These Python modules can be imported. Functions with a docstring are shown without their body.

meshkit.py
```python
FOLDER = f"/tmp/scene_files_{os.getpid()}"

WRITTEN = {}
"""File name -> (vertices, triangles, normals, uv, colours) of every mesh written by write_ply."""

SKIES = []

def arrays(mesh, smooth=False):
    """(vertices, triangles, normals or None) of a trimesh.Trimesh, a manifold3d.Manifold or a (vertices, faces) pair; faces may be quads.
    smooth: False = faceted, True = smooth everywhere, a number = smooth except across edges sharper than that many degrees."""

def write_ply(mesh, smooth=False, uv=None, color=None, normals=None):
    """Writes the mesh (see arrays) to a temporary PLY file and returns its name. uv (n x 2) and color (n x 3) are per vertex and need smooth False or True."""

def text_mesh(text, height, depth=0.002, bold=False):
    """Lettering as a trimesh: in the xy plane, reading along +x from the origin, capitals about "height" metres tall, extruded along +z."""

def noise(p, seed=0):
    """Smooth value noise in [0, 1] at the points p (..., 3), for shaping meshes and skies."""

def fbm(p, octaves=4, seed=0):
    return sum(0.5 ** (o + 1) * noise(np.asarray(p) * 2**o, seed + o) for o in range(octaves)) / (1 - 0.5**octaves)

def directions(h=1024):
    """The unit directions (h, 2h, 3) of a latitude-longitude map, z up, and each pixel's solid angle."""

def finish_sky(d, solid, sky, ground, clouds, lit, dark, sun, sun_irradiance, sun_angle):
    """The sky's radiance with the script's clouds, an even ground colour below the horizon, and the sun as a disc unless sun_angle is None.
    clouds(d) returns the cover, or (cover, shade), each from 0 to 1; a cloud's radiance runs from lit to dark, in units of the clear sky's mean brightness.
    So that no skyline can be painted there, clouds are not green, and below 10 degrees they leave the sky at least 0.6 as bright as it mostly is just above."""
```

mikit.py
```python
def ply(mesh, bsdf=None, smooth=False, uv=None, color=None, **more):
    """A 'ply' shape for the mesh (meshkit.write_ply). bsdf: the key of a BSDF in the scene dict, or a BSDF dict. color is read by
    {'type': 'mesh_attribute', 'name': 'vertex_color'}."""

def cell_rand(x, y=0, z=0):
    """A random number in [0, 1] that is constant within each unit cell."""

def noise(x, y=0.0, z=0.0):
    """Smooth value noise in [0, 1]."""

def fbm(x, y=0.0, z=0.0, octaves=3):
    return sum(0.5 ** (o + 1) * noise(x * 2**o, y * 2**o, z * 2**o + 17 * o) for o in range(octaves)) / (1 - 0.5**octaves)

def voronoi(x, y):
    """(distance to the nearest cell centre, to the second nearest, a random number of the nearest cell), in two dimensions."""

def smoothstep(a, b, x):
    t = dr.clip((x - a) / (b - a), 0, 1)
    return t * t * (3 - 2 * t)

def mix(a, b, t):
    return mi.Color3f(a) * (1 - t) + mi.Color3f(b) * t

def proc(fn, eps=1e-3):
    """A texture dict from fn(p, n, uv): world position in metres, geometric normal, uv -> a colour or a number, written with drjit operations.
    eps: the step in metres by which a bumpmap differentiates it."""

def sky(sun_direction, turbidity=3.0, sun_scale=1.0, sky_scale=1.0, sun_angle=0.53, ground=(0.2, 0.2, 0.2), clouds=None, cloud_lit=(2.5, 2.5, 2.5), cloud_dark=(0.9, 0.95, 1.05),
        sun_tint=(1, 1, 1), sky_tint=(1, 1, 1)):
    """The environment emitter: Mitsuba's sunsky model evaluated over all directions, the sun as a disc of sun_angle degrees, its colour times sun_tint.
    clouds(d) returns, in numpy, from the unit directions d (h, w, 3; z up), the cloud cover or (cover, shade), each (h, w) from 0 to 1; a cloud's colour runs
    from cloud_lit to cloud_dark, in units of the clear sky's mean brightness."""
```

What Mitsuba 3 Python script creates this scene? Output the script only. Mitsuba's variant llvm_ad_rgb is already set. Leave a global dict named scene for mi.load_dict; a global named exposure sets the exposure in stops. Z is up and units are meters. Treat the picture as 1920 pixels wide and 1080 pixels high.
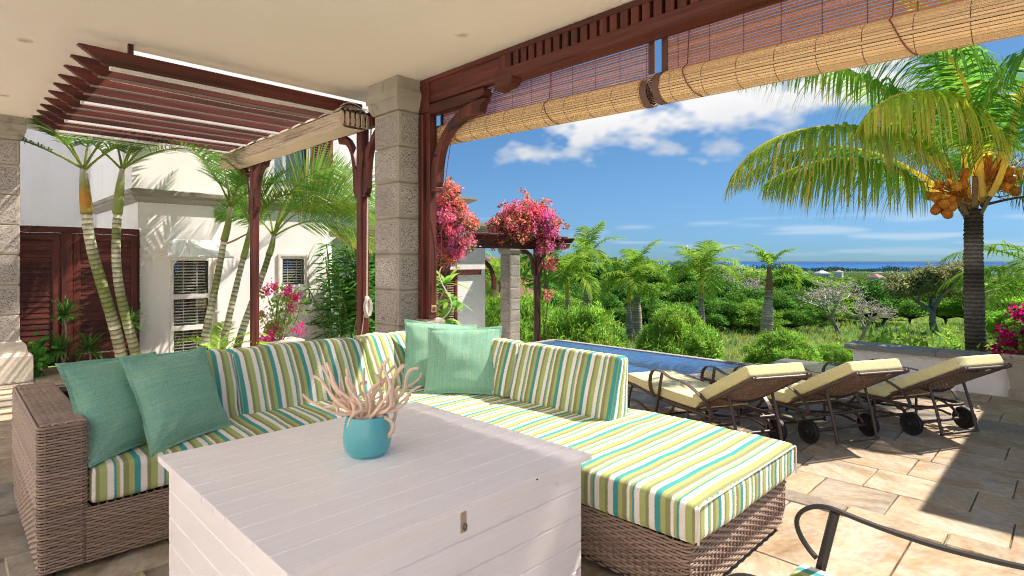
import math, random
import numpy as np, trimesh, mitsuba as mi, drjit as dr
import mikit, meshkit
from mikit import proc, noise, fbm, voronoi, cell_rand, smoothstep, mix
from shapely.geometry import Polygon, Point
from scipy.spatial import ConvexHull
T = mi.ScalarTransform4f
scene, labels = {}, {}
R = np.random.default_rng(7)
random.seed(7)

# ------------------------------------------------------------------ camera, sky, exposure
EYE = 1.4                     # the covered terrace floor is z = 0; x runs right and away, y left and away
scene['camera'] = {'type': 'perspective', 'fov': 84.02, 'fov_axis': 'x', 'near_clip': 0.05, 'far_clip': 60000.0,
                   'to_world': T().look_at(origin=[0, 0, EYE], target=[1, 1, EYE], up=[0, 0, 1]), 'principal_point_offset_y': 50 / 1080}
SUN = (0.70, -0.36, 1.0)


def cloud_cover(d):
    az = np.degrees(np.arctan2(d[..., 0] - d[..., 1], d[..., 0] + d[..., 1]))      # degrees right of the view to the sea
    el = np.degrees(np.arcsin(np.clip(d[..., 2], -1, 1)))
    q = np.stack([az / 5.4, el / 2.5, az * 0 + 3.3], -1)
    n = 0.42 * meshkit.noise(q, 1) + 0.27 * meshkit.noise(q * 2.1, 2) + 0.17 * meshkit.noise(q * 4.3, 3) + 0.14 * meshkit.noise(q * 9, 4)
    line = 13.2 + 0.07 * (az - 5)                                                  # a bank of fair-weather cloud, longer to the right
    bank = np.exp(-((az - 19) / 21.0) ** 4) * np.exp(-((el - line - 0.3) / 4.2) ** 2)
    cover = np.clip((n + 0.60 * bank - 0.80) * 4.2, 0, 1) * 0.92
    q2 = np.stack([az / 9.0, el / 0.7, az * 0 + 9.1], -1)                          # thin streaks low over the sea
    n2 = 0.6 * meshkit.noise(q2, 5) + 0.4 * meshkit.noise(q2 * 2.3, 6)
    low = np.exp(-((el - 2.4) / 2.0) ** 2) * np.clip((n2 - 0.58) * 2.0, 0, 0.28)
    q3 = np.stack([az / 20.0, el / 6.0, az * 0 + 5.7], -1)
    high = np.clip((meshkit.noise(q3, 8) * 0.6 + meshkit.noise(q3 * 2.7, 9) * 0.4 - 0.66) * 3, 0, 0.6) * (el > 24)
    shade = np.clip((line + 0.3 - el) / 5.0 + 0.35 * (n - 0.45), 0, 0.75)
    return np.clip(np.maximum(np.maximum(cover, low), high), 0, 1), shade * (cover > 0.01)


scene['sky'] = mikit.sky(SUN, turbidity=2.6, sun_scale=1.0, sky_scale=0.51, sky_tint=(.60, .87, 1.08), sun_tint=(.95, 1.0, 1.13),  clouds=cloud_cover, cloud_lit=(4.2, 4.1, 4.0), cloud_dark=(2.6, 2.7, 2.8),
                         ground=(0.12, 0.13, 0.10))
exposure = 2.65

# ------------------------------------------------------------------ names and labels
_used = set()


def uniq(k):
    key, i = k, 0
    while key in _used:
        i += 1
        key = f'{k}_{i:03d}'
    _used.add(key)
    return key


def tag(key, label=None, cat=None, group=None, kind=None):
    d = labels.setdefault(key, {})
    for n, x in (('label', label), ('category', cat), ('group', group), ('kind', kind)):
        if x:
            d[n] = x
    return key


def thing(name, label=None, cat=None, group=None, kind=None):
    return tag(uniq(name), label, cat, group, kind)


# ------------------------------------------------------------------ geometry helpers
def A(x):
    return np.asarray(x, float)


def unit(v):
    v = A(v)
    return v / np.maximum(np.linalg.norm(v, axis=-1, keepdims=True), 1e-12)


_s = A([[x, y, z] for x in (-1, 1) for y in (-1, 1) for z in (-1, 1)])
_cs, _ck = np.repeat(_s, 3, 0), np.tile(np.eye(3), (8, 1))


def _hullfaces(P):
    h = ConvexHull(P)
    f = h.simplices.copy()
    n = np.cross(P[f[:, 1]] - P[f[:, 0]], P[f[:, 2]] - P[f[:, 0]])
    flip = (n * h.equations[:, :3]).sum(1) < 0
    f[flip] = f[flip][:, ::-1]
    return f


_CHF = _hullfaces(_cs * (1 - 0.3 * (1 - _ck)))
_BXF = _hullfaces(_s)


def box(x0, x1, y0, y1, z0, z1, b=0.0):
    h, c = A([x1 - x0, y1 - y0, z1 - z0]) / 2, A([x1 + x0, y1 + y0, z1 + z0]) / 2
    if b <= 0:
        return _s * h + c, _BXF
    b = min(b, 0.49 * h.min())
    return _cs * (h - b * (1 - _ck)) + c, _CHF


def obox(c, X, Y, Z, hx, hy, hz, b=0.0):
    v, f = box(-hx, hx, -hy, hy, -hz, hz, b)
    return v @ A([X, Y, Z]) + A(c), f


def bar(p0, p1, w, t, up=(0, 0, 1), b=0.002, ext=0.0):
    p0, p1 = A(p0), A(p1)
    X = unit(p1 - p0)
    Y = unit(np.cross(up, X))
    return obox((p0 + p1) / 2, X, Y, np.cross(X, Y), np.linalg.norm(p1 - p0) / 2 + ext, w / 2, t / 2, b)


def frames(P, up=None):
    P = A(P)
    t = unit(np.gradient(P, axis=0))
    a0 = A(up) if up is not None else (A([0, 0, 1]) if abs(t[0, 2]) < 0.9 else A([1, 0, 0]))
    N = np.zeros_like(P)
    n = unit(a0 - t[0] * (a0 @ t[0]))
    for i in range(len(P)):
        n = n if up is None else A(up)
        n = unit(n - t[i] * (n @ t[i]))
        N[i] = n
    return t, N, np.cross(t, N)


def tube(P, r, n=8, cap=True, flat=1.0, up=None):
    """flat: the section's width along the frame's second axis relative to the first."""
    P = A(P)
    t, N, B = frames(P, up)
    r = np.broadcast_to(A(r), (len(P),))
    ang = np.arange(n) * 2 * np.pi / n
    V = P[:, None] + r[:, None, None] * (np.cos(ang)[None, :, None] * N[:, None] + flat * np.sin(ang)[None, :, None] * B[:, None])
    i, j = np.meshgrid(np.arange(len(P) - 1), np.arange(n), indexing='ij')
    q = np.stack([i * n + j, i * n + (j + 1) % n, (i + 1) * n + (j + 1) % n, (i + 1) * n + j], -1).reshape(-1, 4)
    F = np.vstack([q[:, [0, 1, 2]], q[:, [0, 2, 3]]])
    V = V.reshape(-1, 3)
    if cap:
        k = len(V)
        V = np.vstack([V, P[:1], P[-1:]])
        j = np.arange(n)
        o = (len(P) - 1) * n
        F = np.vstack([F, np.stack([j * 0 + k, (j + 1) % n, j], 1), np.stack([j * 0 + k + 1, o + j, o + (j + 1) % n], 1)])
    return V, F


def flatbar(P, w, t, up):
    """A rectangular section swept along P: w across (along up x tangent), t thick."""
    P = A(P)
    T_, N, B = frames(P, up)
    V = np.stack([P + N * t / 2 + B * w / 2, P - N * t / 2 + B * w / 2, P - N * t / 2 - B * w / 2, P + N * t / 2 - B * w / 2], 1).reshape(-1, 3)
    n = 4
    i, j = np.meshgrid(np.arange(len(P) - 1), np.arange(n), indexing='ij')
    q = np.stack([i * n + j, i * n + (j + 1) % n, (i + 1) * n + (j + 1) % n, (i + 1) * n + j], -1).reshape(-1, 4)
    o = (len(P) - 1) * n
    F = np.vstack([q[:, [0, 1, 2]], q[:, [0, 2, 3]], [[0, 2, 1], [0, 3, 2], [o, o + 1, o + 2], [o, o + 2, o + 3]]])
    return V, F


def lathe(prof, n=32, c=(0, 0, 0)):
    prof = A(prof)
    a = np.arange(n) * 2 * np.pi / n
    V = np.stack([prof[:, 0, None] * np.cos(a), prof[:, 0, None] * np.sin(a), np.repeat(prof[:, 1, None], n, 1)], -1).reshape(-1, 3)
    i, j = np.meshgrid(np.arange(len(prof) - 1), np.arange(n), indexing='ij')
    q = np.stack([i * n + j, i * n + (j + 1) % n, (i + 1) * n + (j + 1) % n, (i + 1) * n + j], -1).reshape(-1, 4)
    return V + A(c), np.vstack([q[:, [0, 1, 2]], q[:, [0, 2, 3]]])


def sqsweep(x0, x1, y0, y1, prof):
    """A moulding of square plan: prof is a list of (outward offset, z) from the bottom up; closed at both ends."""
    V = []
    for o, z in prof:
        V += [[x0 - o, y0 - o, z], [x1 + o, y0 - o, z], [x1 + o, y1 + o, z], [x0 - o, y1 + o, z]]
    F = []
    for i in range(len(prof) - 1):
        for j in range(4):
            a, b_, c, d = i * 4 + j, i * 4 + (j + 1) % 4, (i + 1) * 4 + (j + 1) % 4, (i + 1) * 4 + j
            F += [[a, b_, c], [a, c, d]]
    k = (len(prof) - 1) * 4
    F += [[0, 2, 1], [0, 3, 2], [k, k + 1, k + 2], [k, k + 2, k + 3]]
    return A(V), np.array(F)


def prism(poly, O, X, Z, depth):
    """The polygon (in metres along X and Z from O) extruded by depth along Z x X."""
    p = poly if isinstance(poly, Polygon) else Polygon(poly)
    m = trimesh.creation.extrude_polygon(p, depth, engine='earcut')
    v = np.asarray(m.vertices)
    X, Z = unit(X), unit(Z)
    Y = np.cross(X, Z)
    V = A(O) + v[:, :1] * X + v[:, 1:2] * Z + v[:, 2:] * Y
    return V, np.asarray(m.faces)


def mv(vf, d=(0, 0, 0), rz=0.0, s=1.0):
    c, n = math.cos(rz), math.sin(rz)
    return (A(vf[0]) * s) @ A([[c, n, 0], [-n, c, 0], [0, 0, 1]]) + A(d), vf[1]


class MB:
    """Gathers pieces of one mesh."""

    def __init__(self):
        self.v, self.f, self.c, self.u, self.n = [], [], [], [], 0
        self.leaf = LEAF

    def add(self, vf, col=(.5, .5, .5), ax=None, uv=None):
        v, f = A(vf[0]), np.asarray(vf[1])
        self.v.append(v)
        self.f.append(f + self.n)
        self.c.append(np.broadcast_to(A(col), (len(v), 3)))
        if uv is None:
            ax = 2 if ax is None else ax
            o = [k for k in range(3) if k != ax]
            r = (len(self.v) * 7.37) % 50
            uv = np.stack([v[:, ax] + r, v[:, o[0]] + v[:, o[1]] * 0.83 + r], 1) if isinstance(ax, int) else np.tile(A(ax), (len(v), 1))
        self.u.append(A(uv))
        self.n += len(v)
        return self

    def dict(self, mat, smooth=False, color=True, uv=False, N=None):
        V, F = np.vstack(self.v), np.vstack(self.f)
        if mat == 'm_leaf':
            c = np.vstack(self.c) * self.leaf
            return mk(V, F, mat, smooth, c / (1 + .25 * c), None, N)
        return mk(V, F, mat, smooth, np.vstack(self.c) if color else None, np.vstack(self.u) if uv else None, N)


def mk(V, F, mat, smooth=False, color=None, uv=None, N=None):
    path = meshkit.write_ply((V, F), smooth if N is None else False, uv, color, normals=N)
    return {'type': 'ply', 'filename': path, 'face_normals': N is None and smooth is False, 'bsdf': {'type': 'ref', 'id': mat}}


UVMATS = set()


def put(parent, name, mb, mat, smooth=False, label=None, kind=None, N=None):
    """One entry of the scene: a part of parent, or a thing by itself when parent is None."""
    key = uniq(f'{parent}__{name}' if parent else name)
    if not isinstance(mb, (MB, dict)):
        mb = MB().add(mb)
    scene[key] = mb if isinstance(mb, dict) else mb.dict(mat, smooth, mat in VCMATS, mat in UVMATS, N)
    if label or kind:
        tag(key, label, None, None, kind)
    return key


def copy(entry, M):
    return {**entry, 'to_world': M}


# ------------------------------------------------------------------ foliage helpers
def leaf_cards(P, D, N, L, W, col, fold=0.0):
    """Diamond leaves: base P, direction D, normal N, lengths L, widths W."""
    P, D, N = A(P), unit(D), A(N)
    S = unit(np.cross(D, N))
    N = np.cross(S, D)
    L, W = np.broadcast_to(A(L), (len(P),))[:, None], np.broadcast_to(A(W), (len(P),))[:, None]
    V = np.stack([P, P + D * L * .45 + S * W / 2 + N * fold * W, P + D * L - N * 0.12 * L, P + D * L * .45 - S * W / 2 + N * fold * W], 1).reshape(-1, 3)
    i = np.arange(len(P))[:, None] * 4
    F = np.vstack([i + [0, 1, 2], i + [0, 2, 3]])
    return V, F, np.repeat(np.broadcast_to(A(col), (len(P), 3)), 4, 0)


def rdir(n, rng=R):
    v = rng.normal(size=(n, 3))
    return unit(v)


def tint(base, n, rng=R, v=0.25, hue=0.12):
    k = np.exp(rng.normal(0, v, (n, 1)))
    h = rng.normal(0, hue, (n, 1))
    return np.clip(A(base) * k * np.hstack([1 + h, 1 + 0 * h, 1 - h * .6]), 0.003, 0.9)


def bez(P, n):
    P = A(P)
    t = np.linspace(0, 1, n)[:, None]
    if len(P) == 3:
        return (1 - t) ** 2 * P[0] + 2 * t * (1 - t) * P[1] + t ** 2 * P[2]
    return (1 - t) ** 3 * P[0] + 3 * t * (1 - t) ** 2 * P[1] + 3 * t ** 2 * (1 - t) * P[2] + t ** 3 * P[3]


def spl(P, n):
    """A smooth curve through the points P."""
    from scipy.interpolate import CubicSpline
    P = A(P)
    s = np.concatenate([[0], np.cumsum(np.linalg.norm(np.diff(P, axis=0), axis=1))])
    return CubicSpline(s, P)(np.linspace(0, s[-1], n))


def frond(C, n=60, L=0.5, W=0.03, start=0.2, hang=0.5, fwd=0.6, up=0.1, col=(.1, .2, .04), tipcol=None, rcol=(.25, .28, .08), rr=0.02, rng=R, segs=3, tipf=0.25, jit=0.12, cut=0.0, ksides=2, dried=0.0, twist=0.0):
    """A feather palm leaf along the curve C (k x 3): rachis and two rows of leaflets that sag."""
    m = MB()
    C = A(C)
    m.add(tube(C, np.linspace(rr, rr * 0.25, len(C)), 5), rcol)
    s = np.concatenate([[0], np.cumsum(np.linalg.norm(np.diff(C, axis=0), axis=1))])
    s /= s[-1]
    t = unit(np.gradient(C, axis=0))
    q = np.linspace(start, 0.995, n)
    for side in (-1, 1)[:ksides]:
        qq = np.clip(q + rng.uniform(-.4, .4, n) * (1 - start) / n, 0, 1)
        keep = rng.random(n) > cut
        qq = qq[keep]
        k = len(qq)
        P = np.stack([np.interp(qq, s, C[:, i]) for i in range(3)], 1)
        Tn = unit(np.stack([np.interp(qq, s, t[:, i]) for i in range(3)], 1))
        S = np.cross(Tn, [0, 0, 1.0])
        S = unit(S + 1e-6) * side
        U = np.cross(S * side, Tn)
        if twist:
            ct, st_ = math.cos(math.radians(twist)), math.sin(math.radians(twist)) * side
            S, U = S * ct + U * st_, U * ct - S * st_
        x = (qq - start) / (1 - start)
        len_ = L * (0.55 + 0.45 * np.sin(np.pi * np.clip(x * 0.9 + 0.12, 0, 1))) * (1 - (1 - tipf) * np.clip((x - .55) / .45, 0, 1) ** 1.5) * rng.uniform(.88, 1.1, k)
        d = unit(S + Tn * (fwd + 0.9 * x[:, None] ** 2) + U * up + rng.normal(0, jit, (k, 3)))
        pts, cur = [P], P
        for j in range(segs):
            g = hang * (j + .6) / segs * rng.uniform(.8, 1.2, (k, 1))
            dd = unit(d * (1 - min(.9, .12 * j)) + A([0, 0, -1]) * g)
            cur = cur + dd * (len_ / segs)[:, None]
            pts.append(cur)
        pts = np.stack(pts, 1)
        wprof = A([0.5, 1.0, 0.85, 0.6, .4, .3])[:segs + 1].copy()
        wprof[-1] = 0.06
        wd = unit(np.cross(d, U) * 0.8 + Tn * 0.5)
        Wd = W * (0.6 + .4 * np.sin(np.pi * x))[:, None, None] * wprof[None, :, None] * wd[:, None, :] / 2
        V = np.stack([pts + Wd, pts - Wd], 2).reshape(-1, 3)
        i0 = (np.arange(k) * (segs + 1) * 2)[:, None]
        F = []
        for j in range(segs):
            a = 2 * j
            F += [i0 + [a, a + 1, a + 3], i0 + [a, a + 3, a + 2]]
        cc = tint(col, k, rng, .18, .10)
        tc = A(tipcol if tipcol is not None else col)
        dry = (rng.random(k) < dried)[:, None]
        cc = np.where(dry, tint((.42, .30, .07), k, rng, .2, .08), cc)
        w = (np.arange(segs + 1) / segs)[None, :, None] ** 2
        cols = cc[:, None, :] * (1 - w * .7) + np.where(dry, A([.35, .22, .08]), tc)[:, None, :] * w * .7
        m.add((V, np.vstack(F)), np.repeat(cols.reshape(-1, 3), 2, 0))
    return m


def arc_frond(base, az, el, length, droop, n=18):
    """The curve of a rachis that leaves base at elevation el (deg) and azimuth az (deg) and bends down by droop degrees along its length."""
    P, p = [A(base)], A(base)
    for i in range(n):
        e = math.radians(el - droop * ((i + .5) / n) ** 1.25)
        a = math.radians(az)
        p = p + A([math.cos(a) * math.cos(e), math.sin(a) * math.cos(e), math.sin(e)]) * length / n
        P.append(p)
    return A(P)


# ------------------------------------------------------------------ materials (each once)
def rgb(*c):
    return {'type': 'rgb', 'value': list(c)}


VC = {'type': 'mesh_attribute', 'name': 'vertex_color'}
VCMATS = {'m_vc', 'm_leaf', 'm_wicker', 'm_metal', 'm_bamboo', 'm_petal', 'm_slat'}
UVMATS |= {'m_wood', 'm_stripe', 'm_pillow', 'm_tile', 'm_lounger'}


def princ(base, rough=.6, spec=.5, **k):
    return {'type': 'principled', 'base_color': base, 'roughness': rough, 'specular': spec, **k}


def two(b):
    return {'type': 'twosided', 'bsdf': b}


def bump(b, fn, scale, eps=1e-3):
    return {'type': 'bumpmap', 'arbitrary': proc(fn, eps), 'scale': scale, 'bsdf': b}


LEAF = 2.3
scene['m_vc'] = two(princ(VC, .7, .3))
scene['m_metal'] = two(princ(VC, .42, .5))
scene['m_wicker'] = two(princ(VC, .45, .45))
scene['m_bamboo'] = two(princ(VC, .55, .35))
scene['m_slat'] = {'type': 'principledthin', 'base_color': VC, 'roughness': .6, 'diff_trans': .55}
scene['m_leaf'] = {'type': 'principledthin', 'base_color': VC, 'roughness': .5, 'diff_trans': 1.0, 'eta': 1.3}
scene['m_petal'] = {'type': 'principledthin', 'base_color': VC, 'roughness': .7, 'diff_trans': 1.15}


def wood_fn(p, n, uv):
    g = fbm(uv.x * 2.2, uv.y * 45, 1.3, 3)
    h = noise(uv.x * .7 + 5, uv.y * 6, 4)
    return mix((.040, .012, .009), (.155, .036, .027), smoothstep(.2, .85, g * .75 + h * .3))


scene['m_wood'] = two(princ(proc(wood_fn), .46, .4))


def ceil_fn(p, n, uv):
    return mix((.79, .725, .63), (.84, .775, .69), fbm(p.x * .9, p.y * .9, 2, 3)) * (0.985 + .03 * noise(p.x * 140, p.y * 140, p.z * 140))


scene['m_ceiling'] = two(bump(princ(proc(ceil_fn), .85, .2), lambda p, n, uv: fbm(p.x * 3.5, p.y * 3.5, 1, 3), .006, 5e-3))


def plaster_fn(p, n, uv):
    s = fbm(p.x * 1.1 + p.y * 1.1, p.z * .5, 3, 3)
    d = fbm((p.x + p.y) * 5, p.z * .7, 8, 2)
    return mix((.88, .87, .87), (.80, .78, .77), smoothstep(.45, .95, s * .6 + d * .4)) * (.97 + .05 * noise(p.x * 60, p.y * 60, p.z * 60))


scene['m_plaster'] = two(princ(proc(plaster_fn), .85, .2))


def rough_fn(p, n, uv):
    k = noise(p.x * 190, p.y * 190, p.z * 190) * .6 + noise(p.x * 90 + 7, p.y * 90, p.z * 90) * .4
    b = fbm(p.x * 3, p.y * 3, p.z * 3, 2)
    return mix((.13, .12, .115), (.50, .455, .42), smoothstep(.27, .6, k)) * (.72 + .5 * b) * (.86 + .28 * cell_rand((p.z - .13) / .334, dr.floor(p.x * .5), dr.floor(p.y * .5)))


def rough_h(p, n, uv):
    return noise(p.x * 170, p.y * 170, p.z * 170)


scene['m_rough'] = two(bump(princ(proc(rough_fn), .9, .2), rough_h, .004))


def stone_fn(p, n, uv):
    b = fbm(p.x * 4, p.y * 4, p.z * 4, 3)
    m = fbm(p.x * 11 + 3, p.y * 11, p.z * 7, 2)
    c = mix((.46, .42, .36), (.30, .275, .22), b)
    return mix(c, (.20, .185, .13), smoothstep(.62, .85, m) * .6)


scene['m_stone'] = two(princ(proc(stone_fn), .85, .25))


def tile_fn(p, n, uv):
    """Sandstone flags: uv holds two random numbers of each flag."""
    a = uv.x * 6.283
    u, v = p.x * dr.cos(a) + p.y * dr.sin(a) + uv.x * 50, -p.x * dr.sin(a) + p.y * dr.cos(a) + uv.y * 50
    w = fbm(u * 1.5, v * 1.5, 1, 3)
    vein = fbm(u * 2.2 + w * 3, v * 11 + w * 5, 2, 4)
    fine = fbm(u * 34, v * 60, 3, 2)
    c = mix((.70, .555, .375), (.53, .43, .315), smoothstep(.3, .7, uv.y * .75 + (w - .5) * .9))
    c = mix(c, (.58, .36, .19), smoothstep(.48, .70, vein) * .62)
    c = mix(c, (.74, .66, .54), smoothstep(.52, .68, fbm(u * 5 + 9, v * 5, 7, 3)) * .55)
    c = mix(c, (.30, .28, .255), smoothstep(.66, .92, uv.y) * .65)
    return c * (.45 + .23 * fine)


def tile_h(p, n, uv):
    a = uv.x * 6.283
    u, v = p.x * dr.cos(a) + p.y * dr.sin(a) + uv.x * 50, -p.x * dr.sin(a) + p.y * dr.cos(a) + uv.y * 50
    return fbm(u * 5, v * 14, 1, 3) + .5 * noise(u * 2.5, v * 2.5, 5)


scene['m_tile'] = two(bump(princ(proc(tile_fn), .62, .35), tile_h, .0022, 2e-3))
_ST = [('t', .0, .13), ('w', .13, .26), ('o', .26, .335), ('l', .335, .48), ('w', .48, .605), ('t', .605, .655), ('y', .655, .72), ('w', .72, .785), ('o', .785, .895), ('y', .895, 1.01)]
_SC = {'t': (.060, .30, .31), 'w': (.78, .73, .69), 'o': (.245, .265, .125), 'l': (.37, .43, .165), 'y': (.39, .41, .155)}


def stripe_fn(p, n, uv):
    x = uv.x / .205
    x = x - dr.floor(x)
    c = mi.Color3f(_SC['y'])
    for k, a, b_ in _ST:
        c = mix(c, _SC[k], smoothstep(a - .016, a + .016, x))
    return c * (.93 + .08 * noise(uv.x * 900, uv.y * 120, 1) + .05 * noise(uv.x * 9, uv.y * 13, 2))


scene['m_stripe'] = two(princ(proc(stripe_fn), .85, .2, sheen=.3))


def pillow_fn(p, n, uv):
    a = noise(uv.x * 5, uv.y * 330, 1)
    b = noise(uv.x * 11, uv.y * 720, 6)
    w = noise(uv.x * 420, uv.y * 420, 3)
    c = mix((.185, .385, .275), (.265, .475, .36), a)
    c = mix(c, (.10, .36, .40), smoothstep(.62, .8, b) * .35)
    c = mix(c, (.42, .50, .26), smoothstep(.80, .92, noise(uv.x * 8, uv.y * 560, 9)) * .6)
    return c * (.8 + .4 * w)


scene['m_pillow'] = two(princ(proc(pillow_fn), .85, .2, sheen=.3))


def lounger_fn(p, n, uv):
    return mix((.63, .60, .33), (.72, .69, .42), noise(uv.x * 260, uv.y * 30, 1)) * (.92 + .16 * noise(uv.x * 300, uv.y * 300, 4))


scene['m_lounger'] = two(princ(proc(lounger_fn), .85, .2))


def paint_fn(p, n, uv):
    c = mix((.84, .80, .815), (.78, .74, .755), fbm(p.x * 2, p.y * 2, p.z * 2, 3)) * (.965 + .07 * noise(p.x * 9, p.y * 260, p.z * 260))
    return mix(c, (.52, .47, .44), smoothstep(.70, .86, fbm(p.x * 7, p.y * 19, p.z * 19 + 4, 4)) * .45)


scene['m_paint'] = two(princ(proc(paint_fn), .42, .45))
scene['m_vase'] = princ(proc(lambda p, n, uv: mix((.080, .37, .41), (.105, .41, .445), fbm(p.x * 9, p.y * 9, p.z * 12, 2))), .16, .5, clearcoat=.6, clearcoat_gloss=.9)
scene['m_glass'] = {'type': 'thindielectric'}
scene['m_white'] = two(princ(rgb(.93, .92, .92), .4, .45))
scene['m_rubber'] = two(princ(rgb(.012, .012, .013), .6, .4))

# ================================================================== SETTING
def ground_z(x, y):
    r = np.hypot(x, y)
    z = np.interp(r, [0, 11, 20, 40, 90, 160, 300, 1000, 2400, 2480, 2600, 9000], [-1.4, -1.4, -1.85, -3.3, -6.6, -10.5, -15.5, -26, -38.2, -39.6, -44, -60])
    w = np.clip((r - 12) / 30, 0, 1)
    return z + w * (meshkit.noise(np.stack([x * .05, y * .05, x * 0], -1), 3) - .5) * 1.0 * np.clip(r / 60, .3, 2)


def build_ground():
    rr = np.concatenate([[0.01], np.linspace(4, 40, 46), np.geomspace(42, 9000, 80)])
    aa = np.linspace(0, 2 * np.pi, 161)[:-1]
    X, Y = rr[:, None] * np.cos(aa), rr[:, None] * np.sin(aa)
    Z = ground_z(X, Y)
    V = np.stack([X, Y, Z], -1).reshape(-1, 3)
    n = len(aa)
    i, j = np.meshgrid(np.arange(len(rr) - 1), np.arange(n), indexing='ij')
    q = np.stack([i * n + j, (i + 1) * n + j, (i + 1) * n + (j + 1) % n, i * n + (j + 1) % n], -1).reshape(-1, 4)
    return V, np.vstack([q[:, [0, 1, 2]], q[:, [0, 2, 3]]])


def ground_fn(p, n, uv):
    a = fbm(p.x * .09, p.y * .09, 1, 3)
    b = fbm(p.x * 1.3, p.y * 1.3, 2, 3)
    r = dr.sqrt(p.x * p.x + p.y * p.y)
    c = mix((.085, .18, .022), (.19, .24, .055), smoothstep(.35, .7, a * .7 + b * .3))
    c = mix(c, (.21, .15, .075), smoothstep(.56, .74, fbm(p.x * .045 + 3, p.y * .045, 6, 3)) * smoothstep(34, 60, r) * .7)
    c = mix(c, (.035, .075, .012), smoothstep(150, 400, r))
    return mix(c, (.60, .52, .40), smoothstep(2395, 2425, r + 40 * (a - .5)))


scene['m_ground'] = two(princ(proc(ground_fn), .95, .1))
put(None, 'ground', build_ground(), 'm_ground', True)
tag('ground', 'grassy slope falling away from the pool deck towards the sea', kind='structure')

# sea: a sheet that reaches the horizon
def sea_fn(p, n, uv):
    r = dr.sqrt(p.x * p.x + p.y * p.y)
    a = fbm(p.x * .004, p.y * .004, 1, 3)
    c = mix((.030, .145, .34), (.020, .100, .28), smoothstep(3000, 12000, r))
    c = mix(c, (.06, .20, .26), smoothstep(3300, 2500, r) * .8)
    return mix(c, (.55, .62, .66), smoothstep(.60, .70, fbm(p.x * .006 + 4, p.y * .02, 3, 2)) * smoothstep(2950, 2750, r) * smoothstep(2480, 2600, r))


def sea_h(p, n, uv):
    return fbm(p.x * .05, p.y * .05, 1, 3)


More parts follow.
